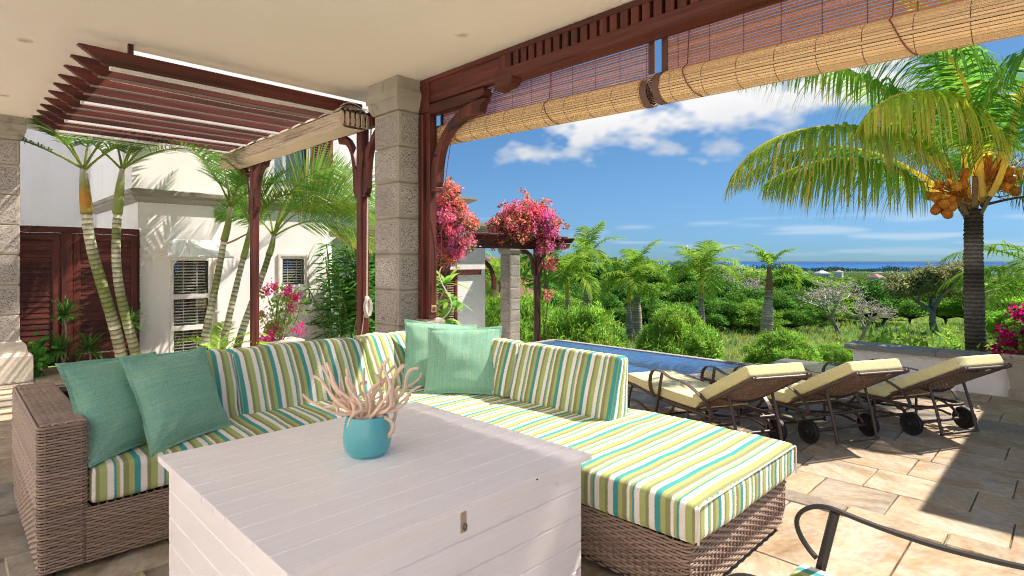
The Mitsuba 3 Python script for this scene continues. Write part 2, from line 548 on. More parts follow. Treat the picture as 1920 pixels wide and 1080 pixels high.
scene['m_sea'] = two(bump(princ(proc(sea_fn), .7, .06), sea_h, .4, .5))
rr = np.geomspace(1500, 60000, 40)
aa = np.linspace(-np.pi, np.pi, 97)[:-1]
V = np.stack([rr[:, None] * np.cos(aa), rr[:, None] * np.sin(aa), np.full((40, 96), -39.9)], -1).reshape(-1, 3)
ii, jj = np.meshgrid(np.arange(39), np.arange(96), indexing='ij')
q = np.stack([ii * 96 + jj, (ii + 1) * 96 + jj, (ii + 1) * 96 + (jj + 1) % 96, ii * 96 + (jj + 1) % 96], -1).reshape(-1, 4)
put(None, 'sea', (V, np.vstack([q[:, [0, 1, 2]], q[:, [0, 2, 3]]])), 'm_sea')
tag('sea', 'blue sea along the horizon beyond the trees', kind='structure')

# ------------------------------------------------------------------ floors
DECK = -0.20
scene['m_grout'] = two(princ(rgb(.30, .26, .21), .95, .1))
put(None, 'terrace_floor', MB().add(box(-3.4, 3.66, -9, 9.66, -.6, -.022)), 'm_grout')
tag('terrace_floor', 'sandstone floor of the covered terrace under the sofa', kind='structure')
mb = MB()
# deck slab with the pool left out of it: pool water lies inside POOL
for q in ((3.66, 9.8, -6, 3.50), (3.66, 5.05, 3.50, 9.0), (8.93, 9.0, 3.50, 7.75), (5.05, 9.0, 7.65, 7.75)):
    mb.add(box(q[0], q[1], q[2], q[3], DECK - 1.3, DECK - .022))
mb.add(box(5.05, 8.93, 3.5, 7.65, DECK - 1.3, DECK - 1.15))
mb.add(mv(prism([(5.05, 3.5), (8.93, 3.5), (8.93, 3.54), (8.4, 3.55), (7.5, 3.82), (6.55, 4.27), (5.05, 4.62)], [0, 0, 0], [1, 0, 0], [0, 1, 0], 1.1), (0, 0, DECK - .022 - 1.1)))
put(None, 'pool_deck', mb, 'm_grout')
tag('pool_deck', 'lower sandstone deck around the pool', kind='structure')


def flags(parent, x0, x1, y0, y1, z, rowh, lens, along, limit, keep=lambda x, y: True, dark=0.0):
    """Flagstones in courses: each one is an entry of its own."""
    made, rest = [], MB()
    c = x0 if along == 'y' else y0
    end = x1 if along == 'y' else y1
    out = []
    while c < end - .02:
        h = min(rowh * R.choice([1, 1, 1.0]), end - c)
        s = (y0 if along == 'y' else x0) - R.uniform(0, .5)
        lim = y1 if along == 'y' else x1
        while s < lim:
            l = R.choice(lens)
            a, b_ = max(s, y0 if along == 'y' else x0), min(s + l, lim)
            if b_ - a > .06:
                out.append((c, c + h, a, b_) if along == 'y' else (a, b_, c, c + h))
            s += l
        c += h
    out = [o for o in out if keep((o[0] + o[1]) / 2, (o[2] + o[3]) / 2)]
    out.sort(key=lambda o: np.hypot((o[0] + o[1]) / 2, (o[2] + o[3]) / 2))
    g = .004
    for k, (a, b_, c0, c1) in enumerate(out):
        dz = R.uniform(-.0025, .0015)
        piece = box(a + g, b_ - g, c0 + g, c1 - g, z - .03, z + dz, .004)
        uv = (R.random(), min(1, R.random() + dark))
        if k < limit:
            put(parent, 'flagstone', MB().add(piece, uv=None, ax=uv), 'm_tile')
        else:
            rest.add(piece, ax=uv)
    if rest.v:
        put(parent, 'flagstone_field', rest, 'm_tile', kind='stuff')


def vis(x, y):
    f_, r_ = (x + y), (x - y)
    return f_ > .4 and abs(r_) < 1.0 * f_ + .4


flags('terrace_floor', -1.5, 3.50, -.6, 9.64, 0, .60, [.6, .6, .9], 'x', 90, lambda x, y: vis(x, y) and not (.5 < x < 2.9 and 1.7 < y < 3.9))
# kerb course along the step down to the deck
for y in np.arange(-.9, 9.6, .46):
    put('terrace_floor', 'step_stone', MB().add(box(3.508, 3.68, y + .004, y + .456, -.14, R.uniform(-.002, .002), .008), ax=(R.random(), .62 + .2 * R.random())), 'm_tile')


POOL = [(5.05, 4.62), (6.55, 4.27), (7.5, 3.82), (8.4, 3.55), (8.93, 3.54), (8.93, 7.66), (5.05, 7.66)]
NEAR_POOL = Polygon(POOL).buffer(.36)


def on_deck(x, y):
    return vis(x, y) and not NEAR_POOL.contains(Point(x, y)) and not (x > 8.5 and y > 3.25) and (x < 8.9 or y > 2.0)


flags('pool_deck', 3.69, 9.75, -1.2, 5.0, DECK, .47, [.45, .6, .6, .75], 'y', 200, on_deck)

# ------------------------------------------------------------------ pool
def pool_fn(p, n, uv):
    g = noise(p.x * 22, p.y * 22, 1)
    return mix((.015, .060, .18), (.026, .095, .255), g * .6 + .4 * fbm(p.x * 2, p.y * 2, 1, 2))


def pool_h(p, n, uv):
    a = fbm(p.x * 5 + p.y * 2, p.y * 13 - p.x * 3, 1.7, 3)
    return a + .45 * noise(p.x * 17 + 3, p.y * 38, 2)


scene['m_pool'] = bump(princ(proc(pool_fn), .10, .14), pool_h, .006, 4e-3)
POOL = [(5.05, 4.62), (6.55, 4.27), (7.5, 3.82), (8.4, 3.55), (8.93, 3.54), (8.93, 7.66), (5.05, 7.66)]
m = trimesh.creation.extrude_polygon(Polygon(POOL), .9, engine='earcut')
m.apply_translation([0, 0, DECK - .935])
put(None, 'pool_water', (np.asarray(m.vertices), np.asarray(m.faces)), 'm_pool')
tag('pool_water', 'blue rippled water of the infinity pool', kind='structure')
# pale coping along the infinity edges and slate coping on the near side
cop = thing('pool_coping', 'grey stone coping round the infinity pool', 'coping')
tag(cop, kind='structure')
pts = [A(p) for p in POOL[:5]]
for a, b_ in zip(pts[:-1], pts[1:]):
    L = np.linalg.norm(b_ - a)
    d, nn = (b_ - a) / L, A([(b_ - a)[1], -(b_ - a)[0]]) / L
    for k in range(max(1, round(L / .5))):
        s0, s1 = L * k / max(1, round(L / .5)), L * (k + 1) / max(1, round(L / .5))
        c = (a + d * (s0 + s1) / 2 + nn * .17)
        put(cop, 'coping_stone', MB().add(obox([c[0], c[1], DECK - .012], [d[0], d[1], 0], [-nn[0], -nn[1], 0], [0, 0, 1], (s1 - s0) / 2 - .004, .185, .03, .006), (.29 + R.uniform(-.04, .04), .26, .25)), 'm_vc')
for y in np.arange(3.6, 7.6, .25):
    put(cop, 'edge_tile', MB().add(box(8.94, 9.10, y + .002, y + .246, DECK - .3, DECK - .03 + R.uniform(-.002, .002), .006), (.36 + R.uniform(-.04, .04), .42, .50)), 'm_vc')
for x in np.arange(5.05, 8.9, .25):
    put(cop, 'edge_tile', MB().add(box(x + .002, x + .246, 7.67, 7.83, DECK - .3, DECK - .03 + R.uniform(-.002, .002), .006), (.36 + R.uniform(-.04, .04), .42, .50)), 'm_vc')
# pale strip of deck paving between the pool's near corner and the garden
for y in np.arange(2.2, 3.4, .4):
    put(cop, 'slate_flag', MB().add(box(8.98, 9.62, y + .004, y + .396, DECK - .1, DECK + .035, .01), (.15 + R.uniform(-.02, .03), .14, .135)), 'm_vc')

# low garden wall at the end of the deck
w = thing('garden_wall', 'low lilac-white wall with a grey stone coping behind the loungers', 'wall')
put(w, 'wall_body', box(8.88, 9.16, -.9, 2.22, DECK - .3, .205), 'm_plaster')
for y0, y1 in ((-.95, -.2), (-.2, .45), (.45, .98), (.98, 1.28), (1.28, 2.30)):
    prof = [(-.25, 0), (-.25, .04), (-.23, .062), (.22, .062), (.245, .045), (.245, .025), (.21, 0)]
    put(w, 'coping_stone', MB().add(prism([(x, z) for x, z in prof], [9.0, y1 - .003, .205], [1, 0, 0], [0, 0, 1], y1 - y0 - .006), (.27 + R.uniform(-.04, .04), .25, .245)), 'm_vc')

scene['m_white_wall'] = two(princ(proc(lambda p, n, uv: mix((.84, .83, .83), (.78, .77, .76), fbm(p.x, p.y, p.z, 2))), .85, .2))
# ------------------------------------------------------------------ roof of the covered terrace
H = 3.1
RO = 3.45
mb = MB()
mb.add(box(.08, RO, .06, 5.40, H, H + .28))
mb.add(box(.08, 1.08, 5.40, 9.56, H, H + .28))
put(None, 'ceiling', mb, 'm_ceiling')
tag('ceiling', 'cream plastered ceiling of the covered terrace', kind='structure')
hw = thing('house_wall', 'cream wall of the house behind the terrace', 'wall')
put(hw, 'wall_body', MB().add(box(-2.75, -2.5, -9, 11.5, -.5, 6.2)), 'm_white_wall')
for x, y, lab in ((2.75, 3.28, 'small round ceiling downlight above the corner of the sofa'), (.437, 5.74, 'recessed downlight in the ceiling left of the pergola rafters'), (.428, 7.79, 'downlight at the far left, nearest the stone pier')):
    t = thing('ceiling_downlight', lab, 'downlight', 'recessed downlights in the ceiling')
    put(t, 'rim', MB().add(lathe([(.030, H - .001), (.034, H - .007), (.050, H - .006), (.055, H + .001)], 24, (x, y, 0)), (.74, .66, .53)), 'm_vc', True)
    put(t, 'lamp', MB().add(lathe([(.0, H - .0015), (.016, H - .004), (.0305, H - .0015)], 20, (x + .006, y, 0)), (.52, .48, .42)), 'm_vc', True)


# ------------------------------------------------------------------ stone columns
def column(name, label, x0, x1, y0, y1, z0, ztop, pitch, zcap, faces=(0, 1, 2, 3), plinth=None, first=None):
    t = thing(name, label, 'column', None)
    put(t, 'core', MB().add(box(x0 + .02, x1 - .02, y0 + .02, y1 - .02, z0, ztop)), 'm_stone')
    z = first if first is not None else z0
    m = .028
    while z < zcap - .02:
        zt = min(z + pitch, zcap)
        a, b_ = z + .005, zt - .005
        bk = put(t, 'block', MB().add(box(x0, x1, y0, y1, a, b_, .009)), 'm_stone')
        pn = MB()
        for fc in faces:
            if fc == 0: pn.add(box(x0 - .0045, x0 + .01, y0 + m, y1 - m, a + m, b_ - m, .004))
            if fc == 1: pn.add(box(x0 + m, x1 - m, y0 - .0045, y0 + .01, a + m, b_ - m, .004))
            if fc == 2: pn.add(box(x1 - .01, x1 + .0045, y0 + m, y1 - m, a + m, b_ - m, .004))
            if fc == 3: pn.add(box(x0 + m, x1 - m, y1 - .01, y1 + .0045, a + m, b_ - m, .004))
        put(bk, 'rough_face', pn, 'm_rough')
        z = zt
    if ztop > zcap + .1:
        put(t, 'capital', MB().add(sqsweep(x0, x1, y0, y1, [(-.01, zcap), (.014, zcap), (.022, zcap + .02), (.040, zcap + .055), (.044, zcap + .085), (.044, zcap + .10), (.058, zcap + .105), (.060, zcap + .175), (.046, zcap + .185), (.040, ztop - .085), (.036, ztop - .08), (.036, ztop - .001)])), 'm_stone')
    if plinth:
        put(t, 'plinth', MB().add(sqsweep(x0, x1, y0, y1, plinth)), 'm_plinth')
    return t


scene['m_plinth'] = two(princ(proc(lambda p, n, uv: mix((.72, .66, .56), (.55, .49, .40), fbm(p.x * 5, p.y * 5, p.z * 5, 3))), .8, .25))
column('stone_column', 'square rusticated stone column at the corner of the terrace behind the sofa', 2.955, 3.36, 4.43, 4.84, 0, H, .334, 2.80, first=.13 - .0)
column('stone_pier', 'rusticated stone pier with a moulded pale base at the left edge', .22, .636, 8.85, 9.26, 0, H, .352, 2.83, first=.42,
       plinth=[(.0, .46), (.012, .455), (.03, .44), (.055, .41), (.062, .375), (.062, .33), (.080, .325), (.092, .30), (.112, .29), (.114, .0)][::-1])

# ------------------------------------------------------------------ timber frame above the opening to the pool
tb = thing('timber_beam', 'dark red-brown timber beam with a row of slots above the opening to the pool', 'beam')
WX = 3.17
YE = .06
wood = lambda: MB()
put(tb, 'top_rail', wood().add(box(WX, WX + .15, YE, 4.42, 3.055, 3.097, .004), ax=1), 'm_wood')
put(tb, 'bottom_rail', wood().add(box(WX - .004, WX + .16, YE, 3.36, 2.857, 2.945, .006), ax=1), 'm_wood')
# slotted board: pales between the slots
ys = np.arange(3.262, YE, -.0836)
mb = wood()
for a, b_ in zip(ys[:-1], ys[1:]):
    put(tb, 'pale', wood().add(box(WX + .006, WX + .045, b_ + .013, a - .013, 2.945, 3.055, .002), ax=2), 'm_wood')
put(tb, 'back_board', wood().add(box(WX + .085, WX + .11, YE, 3.28, 2.945, 3.055), ax=1), 'm_wood')
# plain end panel with frame
put(tb, 'end_panel', wood().add(box(WX + .018, WX + .06, 3.27, 4.42, 2.86, 3.055), ax=1), 'm_wood')
put(tb, 'panel_frame', wood().add(box(WX - .002, WX + .05, 4.26, 4.42, 2.785, 3.054, .004), ax=2).add(box(WX - .001, WX + .05, 3.245, 3.32, 2.87, 3.0545, .004), ax=2)
    .add(box(WX - .003, WX + .07, 3.33, 4.262, 2.862, 2.895, .005), ax=1), 'm_wood')
put(tb, 'scroll_block', wood().add(prism([(0, 0), (.06, .0), (.10, .012), (.15, .012), (.185, .03), (.20, .065), (.19, .10), (0, .10)], [WX + .10, 3.36, 2.785], [0, -1, 0], [0, 0, 1], .11), ax=1), 'm_wood')
put(tb, 'corbel_rail', wood().add(prism([(0, 0), (.62, 0), (.66, .012), (.70, .012), (.735, .03), (.755, .06), (.75, .085), (0, .085)], [WX + .105, 4.26, 2.7625], [0, -1, 0], [0, 0, 1], .10), ax=1), 'm_wood')


def brace(O, along, w, h, thick, width=.085, scroll=True):
    """A curved timber brace in the plane of along and z: from the post at O up and out to w, h."""
    c = bez([(.045, .03), (.055, h * .62), (w * .42, h * .92), (w - .03, h - .05)], 22)
    d = unit(np.gradient(c, axis=0))
    nrm = np.stack([-d[:, 1], d[:, 0]], 1)
    wd = width * (1 + .25 * np.cos(np.linspace(0, 2 * np.pi, 22)))[:, None] / 2
    out, inn = c - nrm * wd, c + nrm * wd
    poly = [tuple(p) for p in out] + [(w, h - .03), (w + .03, h - .015), (w + .04, h), (w - .16, h)] + [tuple(p) for p in inn[::-1][2:-2]] + [(0, .08), (0, -.02), (.075, -.02), (.08, .0)]
    p = Polygon(poly).buffer(0)
    if p.geom_type != 'Polygon':
        p = max(p.geoms, key=lambda g: g.area)
    X = unit(along)
    Y = np.cross(X, [0, 0, 1])
    return prism(p, A(O) - Y * thick / 2, X, [0, 0, 1], thick)


bk = put(tb, 'brace', wood().add(brace([WX + .055, 4.25, 2.10], [0, -1, 0], .70, .665, .075), ax=2), 'm_wood')
put(bk, 'brace_foot', wood().add(box(WX + .01, WX + .10, 4.165, 4.255, 2.035, 2.085, .01), ax=2), 'm_wood')
put(bk, 'peg', MB().add(box(WX + .012, WX + .02, 4.17, 4.195, 2.355, 2.38, .002), (.02, .012, .01)), 'm_vc')
tp = thing('timber_post', 'dark red timber post standing against the stone column', 'post')
put(tp, 'shaft', wood().add(box(WX + .012, WX + .10, 4.265, 4.43, .865, 2.785, .006), ax=2), 'm_wood')
put(tp, 'front_board', wood().add(box(WX - .004, WX + .02, 4.345, 4.418, .86, 2.75, .004), ax=2), 'm_wood')
put(tp, 'edge_strip', wood().add(box(WX - .02, WX + .012, 4.325, 4.352, .86, 2.77, .004), ax=2), 'm_wood')
put(tp, 'stone_foot', MB().add(sqsweep(WX - .02, WX + .19, 4.28, 4.425, [(0, 0), (0, .78), (.012, .79), (.012, .83), (0, .86)])), 'm_stone')
for nm, lab, bb, hole, col in (('brass', 'square brass socket plate low on the timber post', (WX + .03, WX + .088, 4.256, 4.2655, .925, .99), 'y', (.42, .30, .14)), ('dark', 'dark socket plate low on the inner face of the timber post', (WX - .010, WX - .0035, 4.36, 4.41, .93, .99), 'x', (.07, .035, .02))):
    t = thing('wall_socket', lab, 'socket', 'sockets on the timber post')
    put(t, 'plate', MB().add(box(*bb, .002), col), 'm_metal')
    c = A([(bb[0] + bb[1]) / 2, (bb[2] + bb[3]) / 2, (bb[4] + bb[5]) / 2])
    if hole == 'y':
        put(t, 'socket_ring', MB().add(tube([[c[0], bb[2] - .004, c[2]], [c[0], bb[2] + .002, c[2]]], .019, 16), (.10, .05, .03)), 'm_metal')
    else:
        put(t, 'socket_ring', MB().add(tube([[bb[0] - .004, c[1], c[2]], [bb[0] + .002, c[1], c[2]]], .017, 16), (.03, .018, .012)), 'm_metal')


# ------------------------------------------------------------------ bamboo blinds
def blind(label, y0, y1, zr, zr1, rad, n_rows, seed):
    """Slats from the beam down to a roll; y0 > y1."""
    rng = np.random.default_rng(seed)
    t = thing('bamboo_blind', label, 'blind', None)
    X = 3.39
    ztop = 2.96
    zb = zr + rad * .9
    rows = MB()
    zs = np.linspace(ztop, zb, n_rows)
    for z in zs:
        c = A([.56, .285, .165]) * rng.uniform(.75, 1.2)
        sg = [y0]
        while sg[-1] > y1:
            sg.append(max(y1, sg[-1] - rng.uniform(.5, 1.2)))
        P = [[X + rng.uniform(-.002, .002), y, z + rng.uniform(-.0015, .0015) + (zr1 - zr) * (y0 - y) / (y0 - y1) * (ztop - z) / (ztop - zb)] for y in sg]
        rows.add(flatbar(P, .0012, (ztop - zb) / n_rows * rng.uniform(.83, .94), [0, 0, 1]), c)
    put(t, 'slat', rows, 'm_slat', kind='stuff')
    # the rolled part: strips laid round a drum
    nst = 34
    drum = MB()
    drum.add(tube([[X - rad * .25, y0 - .004, zr], [X - rad * .25, y1 + .004, zr1]], rad - .006, 28), (.06, .032, .016))
    put(t, 'roll_core', drum, 'm_bamboo', True)
    for k in range(nst):
        a = 2 * np.pi * k / nst
        r2 = rad + (.006 if k % 9 == 0 else 0) + rng.uniform(-.001, .001)
        c = A([.72, .50, .27]) * rng.uniform(.78, 1.12) * (1.0 if k % 9 else .8)
        n_ = A([math.cos(a), 0, math.sin(a)])
        ctr0, ctr1 = A([X - rad * .25, y0, zr]) + n_ * r2, A([X - rad * .25, y1, zr1]) + n_ * r2
        put(t, 'roll_strip', MB().add(obox((ctr0 + ctr1) / 2, unit(ctr1 - ctr0), unit(np.cross(n_, ctr1 - ctr0)), n_, np.linalg.norm(ctr1 - ctr0) / 2, np.pi * rad / nst * .82, .003, .001), c), 'm_bamboo')
    # warp threads
    ths = MB()
    for y in np.arange(y0 - .12, y1, -.215):
        f_ = (y0 - y) / (y0 - y1)
        zc = zr + (zr1 - zr) * f_
        P = [[X - .004, y, ztop], [X - .004, y, zc + rad * .95]] + [[X - rad * .25 + (rad + .005) * math.cos(a), y, zc + (rad + .005) * math.sin(a)] for a in np.linspace(np.pi * .62, np.pi * 1.6, 9)]
        ths.add(tube(P, .0016, 4), (.12, .06, .05))
    put(t, 'warp_thread', ths, 'm_vc', kind='stuff')
    # cloth edge tapes
    for y, s in ((y0, -1), (y1, 1)):
        put(t, 'edge_tape', MB().add(box(X - .007, X + .007, min(y, y + s * .045), max(y, y + s * .045), zb - .01, ztop, .002), (.12, .065, .055)), 'm_vc')
        zc = zr if y == y0 else zr1
        mb = MB()
        for r_ in (rad + .007, rad * .80, rad * .62, rad * .45):
            P = [[X - rad * .25 + r_ * math.cos(a), y + s * (.022 if r_ > rad else .0), zc + r_ * math.sin(a)] for a in np.linspace(0, 2 * np.pi, 30)]
            mb.add(flatbar(P, .048 if r_ > rad else .012, .006, [1, 0, .01]) if False else tube(P, .004, 5, flat=1), (.14, .075, .06))
        yy = y + s * .022
        a = np.linspace(0, 2 * np.pi, 33)
        ring = []
        for r_ in (rad + .011, rad + .004):
            ring.append([[X - rad * .25 + r_ * math.cos(q_), yy, zc + r_ * math.sin(q_)] for q_ in a])
        o, i_ = A(ring[0]), A(ring[1])
        h_ = A([0, .024, 0])
        V = np.stack([o - h_, o + h_, i_ + h_, i_ - h_], 1).reshape(-1, 3)
        n = 4
        gi, gj = np.meshgrid(np.arange(32), np.arange(4), indexing='ij')
        q_ = np.stack([gi * n + gj, gi * n + (gj + 1) % n, (gi + 1) * n + (gj + 1) % n, (gi + 1) * n + gj], -1).reshape(-1, 4)
        mb.add((V, np.vstack([q_[:, [0, 1, 2]], q_[:, [0, 2, 3]]])), (.15, .085, .07))
        put(t, 'roll_tape', mb, 'm_vc', True)
    # hoisting cords: down the inner face and round the roll
    L = y0 - y1
    for f_ in (.12, .62) if L > 2.2 else (.12, .70):
        y = y0 - L * f_
        zc = zr + (zr1 - zr) * f_
        P = [[X - .02, y + .02, 2.93], [X - .03, y + .03, zc + rad + .03]] + [[X - rad * .25 + (rad + .012) * math.cos(a), y + .03 - .10 * k / 9, zc + (rad + .012) * math.sin(a)] for k, a in enumerate(np.linspace(np.pi * .75, np.pi * 1.5, 10))]
        put(t, 'cord', MB().add(tube(P, .0035, 6), (.20, .065, .055)), 'm_vc', True)
    return t


b1 = blind('half-raised bamboo blind between the stone column and the middle of the beam', 4.36, 2.03, 2.60, 2.535, .088, 20, 3)
put(b1, 'pull_cord', MB().add(tube(spl([[3.30, 4.02, 2.72], [3.30, 4.12, 2.4], [3.30, 4.22, 1.8], [3.29, 4.24, 1.2]], 16), .0035, 6), (.22, .07, .06)), 'm_vc', True)
blind('half-raised bamboo blind running to the right edge under the beam', 1.975, .06, 2.545, 2.50, .094, 20, 4)

# ================================================================== PERGOLA OVER THE SIDE COURT
pg = thing('timber_pergola', 'dark red timber pergola of slanted-end rafters under the edge of the cream ceiling', 'pergola')
PX = 3.06
RY = [5.27 + .328 * i for i in range(10)]
for i, y in enumerate(RY):
    th = .048
    poly = [(0, .115), (.012, .122), (PX - .70, .122), (PX - .70, 0), (.17, 0), (.145, .012), (.15, .03), (.115, .034)]
    r = put(pg, 'rafter', wood().add(prism(poly, [.70, y + th / 2, 2.898], [1, 0, 0], [0, 0, 1], th), ax=0), 'm_wood')
    if i in (0, 4, 7, 9):
        put(r, 'white_rail', MB().add(box(.90, PX - .06, y - .021, y + .021, 2.868, 2.896, .003), (.66, .64, .63)), 'm_vc')
    else:
        put(r, 'weathered_edge', MB().add(box(.88, PX - .06, y - .0225, y + .0225, 2.885, 2.897, .002), (.24, .175, .15)), 'm_vc')
for x in (1.02,):
    put(pg, 'hanger', wood().add(box(x, x + .035, RY[0] - .02, RY[0] + .02, 3.02, H), ax=2), 'm_wood')
for y0, w in ((5.26, .045), (8.2, .045)):
    pass
put(pg, 'end_beam', wood().add(box(PX - .01, PX + .075, 5.05, 8.55, 2.77, 2.915, .005), ax=1), 'm_wood')
for y in (5.27, 8.17):
    p = put(pg, 'post', wood().add(box(PX - .03, PX + .065, y - .048, y + .048, -.02, 2.77, .007), ax=2), 'm_wood')
    for s in (-1, 1):
        b_ = put(pg, 'brace', wood().add(brace([PX + .015, y + s * .048, 2.12], [0, s, 0], .42, .65, .06, .07), ax=2), 'm_wood')
        put(b_, 'brace_foot', wood().add(box(PX - .022, PX + .05, *sorted((y + s * .045, y + s * .11)), 2.06, 2.10, .008), ax=2), 'm_wood')
        put(b_, 'peg', MB().add(box(PX - .02, PX - .012, *sorted((y + s * .075, y + s * .10)), 2.37, 2.395, .002), (.02, .012, .01)), 'm_vc')
wires = MB()
for x0 in (1.25,):
    for y in (RY[9] + .05, RY[9] + .16):
        wires.add(tube([[.95, y, 2.86], [2.0, y, 2.845], [PX, y, 2.86]], .003, 5), (.72, .70, .66))
for y in (RY[0] - .035, RY[1] - .05):
    wires.add(tube([[.95, y, 2.862], [2.0, y, 2.85], [PX - .2, y, 2.862]], .003, 5), (.72, .66, .55))
put(pg, 'wire', wires, 'm_vc', kind='stuff')

# ------------------------------------------------------------------ folded canvas canopy
scene['m_canvas'] = two(princ(proc(lambda p, n, uv: mix((.66, .56, .43), (.40, .33, .23), smoothstep(.42, .9, fbm(p.y * 2.2, p.z * 16, p.x * 5, 4))) * (.95 + .1 * noise(p.x * 300, p.y * 300, p.z * 300))), .9, .15))
cv = thing('canvas_canopy', 'gathered cream canvas canopy hanging in folds under the end of the pergola', 'canopy')
ny = 70
yy = np.linspace(5.10, 8.62, ny)
CX = PX - .17
for k in range(5):
    # flattened loops of cloth, stacked one on the other
    zc = 2.738 + .034 * k
    V = []
    for s in np.linspace(0, 2 * np.pi, 25)[:-1]:
        ca, sa = math.cos(s), math.sin(s)
        w = .128 + .014 * meshkit.noise(np.stack([yy * 2.2, yy * 0 + k * 3.1, yy * 0], -1), 2) - .012 * (k % 2)
        hz_ = .021 + .008 * meshkit.noise(np.stack([yy * 3, yy * 0 + k * 5.7, yy * 0 + 1], -1), 3)
        sagz = .010 * (meshkit.noise(np.stack([yy * 1.7, yy * 0 + k, yy * 0 + 4], -1), 6) - .5)
        V.append(np.stack([CX + np.sign(ca) * abs(ca) ** .5 * w, yy, zc + sagz + sa * hz_], -1))
    V = A(V)
    n0, n1 = V.shape[:2]
    i, j = np.meshgrid(np.arange(n0), np.arange(n1 - 1), indexing='ij')
    i2 = (i + 1) % n0
    q = np.stack([i * n1 + j, i * n1 + j + 1, i2 * n1 + j + 1, i2 * n1 + j], -1).reshape(-1, 4)
    put(cv, 'fold', (V.reshape(-1, 3), np.vstack([q[:, [0, 1, 2]], q[:, [0, 2, 3]]])), 'm_canvas', True)
# sagging cover on top
V = []
for s in np.linspace(0, 1, 9):
    x = CX - .160 + .31 * s
    z = 2.902 + .028 * np.sin(np.pi * s) + .024 * meshkit.noise(np.stack([yy * 2.6, yy * 0 + s * 3, yy * 0], -1), 8) - .012 * np.abs(np.sin(yy * 2.6)) - (.035 if s in (0, 1) else 0)
    V.append(np.stack([np.full(ny, x), yy, z], -1))
V = A(V)
n0, n1 = V.shape[:2]
i, j = np.meshgrid(np.arange(n0 - 1), np.arange(n1 - 1), indexing='ij')
q = np.stack([i * n1 + j, i * n1 + j + 1, (i + 1) * n1 + j + 1, (i + 1) * n1 + j], -1).reshape(-1, 4)
put(cv, 'top_cloth', (V.reshape(-1, 3), np.vstack([q[:, [0, 1, 2]], q[:, [0, 2, 3]]])), 'm_canvas', True)
for k in range(6):
    x = CX - .14 + k * .056
    a = np.linspace(0, 2 * np.pi, 15)
    put(cv, 'ring', MB().add(tube([[x + .002, 5.085, 2.885], [x + .002, 5.105, 2.885]], .016, 12), (.03, .03, .035)), 'm_vc', True)
    # the folds' end seen as tapered tabs
    put(cv, 'fold_end', MB().add(prism(Polygon([(-.012, 0), (.012, 0), (.022, -.10), (.012, -.145), (-.012, -.14), (-.022, -.09)]), [x, 5.10, 2.878], [1, .15 * (k - 2), 0], [0, 0, 1], .012), (.60, .46, .36)), 'm_vc')
put(cv, 'cord', MB().add(tube(spl([[CX - .16, 5.09, 2.91], [CX, 5.08, 2.955], [CX + .20, 5.10, 2.915], [PX + .05, 5.10, 2.92]], 14), .004, 5), (.7, .66, .6))
    .add(tube([[CX - .12, 5.09, 2.89], [CX + .12, 5.08, 2.93], [PX + .09, 5.08, 2.93]], .003, 5), (.7, .66, .6)), 'm_vc')
ht = thing('hoist_rope', 'pale rope hanging down the pergola post, wound into a hank on a cleat', 'rope')
rope = MB()
for k in range(3):
    rope.add(tube([[PX + .075 + .006 * k, 5.19, 2.92], [PX + .03 + .005 * k, 5.195, 2.3], [PX + .02 + .004 * k, 5.20, .97]], .004, 5), (.74, .70, .64))
put(ht, 'rope', rope, 'm_vc')
hk = MB()
for k in range(9):
    a = np.linspace(0, 2 * np.pi, 25)
    w = .030 + .004 * math.sin(k * 2.1)
    hh = .085 + .012 * math.sin(k * 1.3)
    hk.add(tube(np.stack([PX + .02 + w * np.cos(a) + .003 * (k - 4), 5.205 - .025 - .006 * (k % 4) + 0 * a, .93 + hh * np.sin(a)], -1), .0055, 5), A([.78, .75, .72]) * (.9 + .02 * k))
put(ht, 'hank', hk, 'm_vc', True)
put(ht, 'cleat', MB().add(box(PX + .008, PX + .032, 5.17, 5.222, .82, 1.04, .01), (.8, .78, .76)), 'm_vc')
put(ht, 'loose_end', MB().add(tube(spl([[PX, 5.19, .90], [PX - .02, 5.19, .80], [PX - .03, 5.19, .72], [PX - .05, 5.2, .62]], 12), .004, 5), (.74, .7, .64)), 'm_vc')

# ================================================================== WHITE HOUSE ACROSS THE COURT
put(None, 'court_paving', MB().add(box(.55, 3.66, 5.45, 9.64, -.4, -.03), (.62, .59, .55)).add(box(3.66, 7.0, 7.95, 9.64, -.4, -.03), (.55, .50, .44)), 'm_vc')
tag('court_paving', 'planted court between the terrace and the white house', kind='structure')
wh = thing('white_house', 'white rendered house wing with a grey cornice behind the palms', 'house')
WY = 9.66
# ground-floor wall with openings: laid out as panels round them
def wall_panels(x0, x1, z0, z1, holes, y, th, name='wall'):
    xs = sorted({x0, x1, *[h for q_ in holes for h in q_[:2]]})
    mb = MB()
    for a, b_ in zip(xs[:-1], xs[1:]):
        cuts = sorted([(q_[2], q_[3]) for q_ in holes if q_[0] < (a + b_) / 2 < q_[1]])
        z = z0
        for c0, c1 in cuts + [(z1, z1)]:
            if c0 > z:
                mb.add(box(a, b_, y, y + th, z, c0))
            z = max(z, c1)
    put(wh, name, mb, 'm_plaster')


LW = (2.40, 2.98, -.15, 1.46)         # tall window
SW = (4.05, 4.53, .95, 1.49)           # small window
wall_panels(1.99, 4.82, -.3, 2.27, [LW, SW], WY, .22)
put(wh, 'wall', MB().add(box(1.99, 2.2, WY + .22, 12.8, -.3, 2.27)), 'm_plaster')
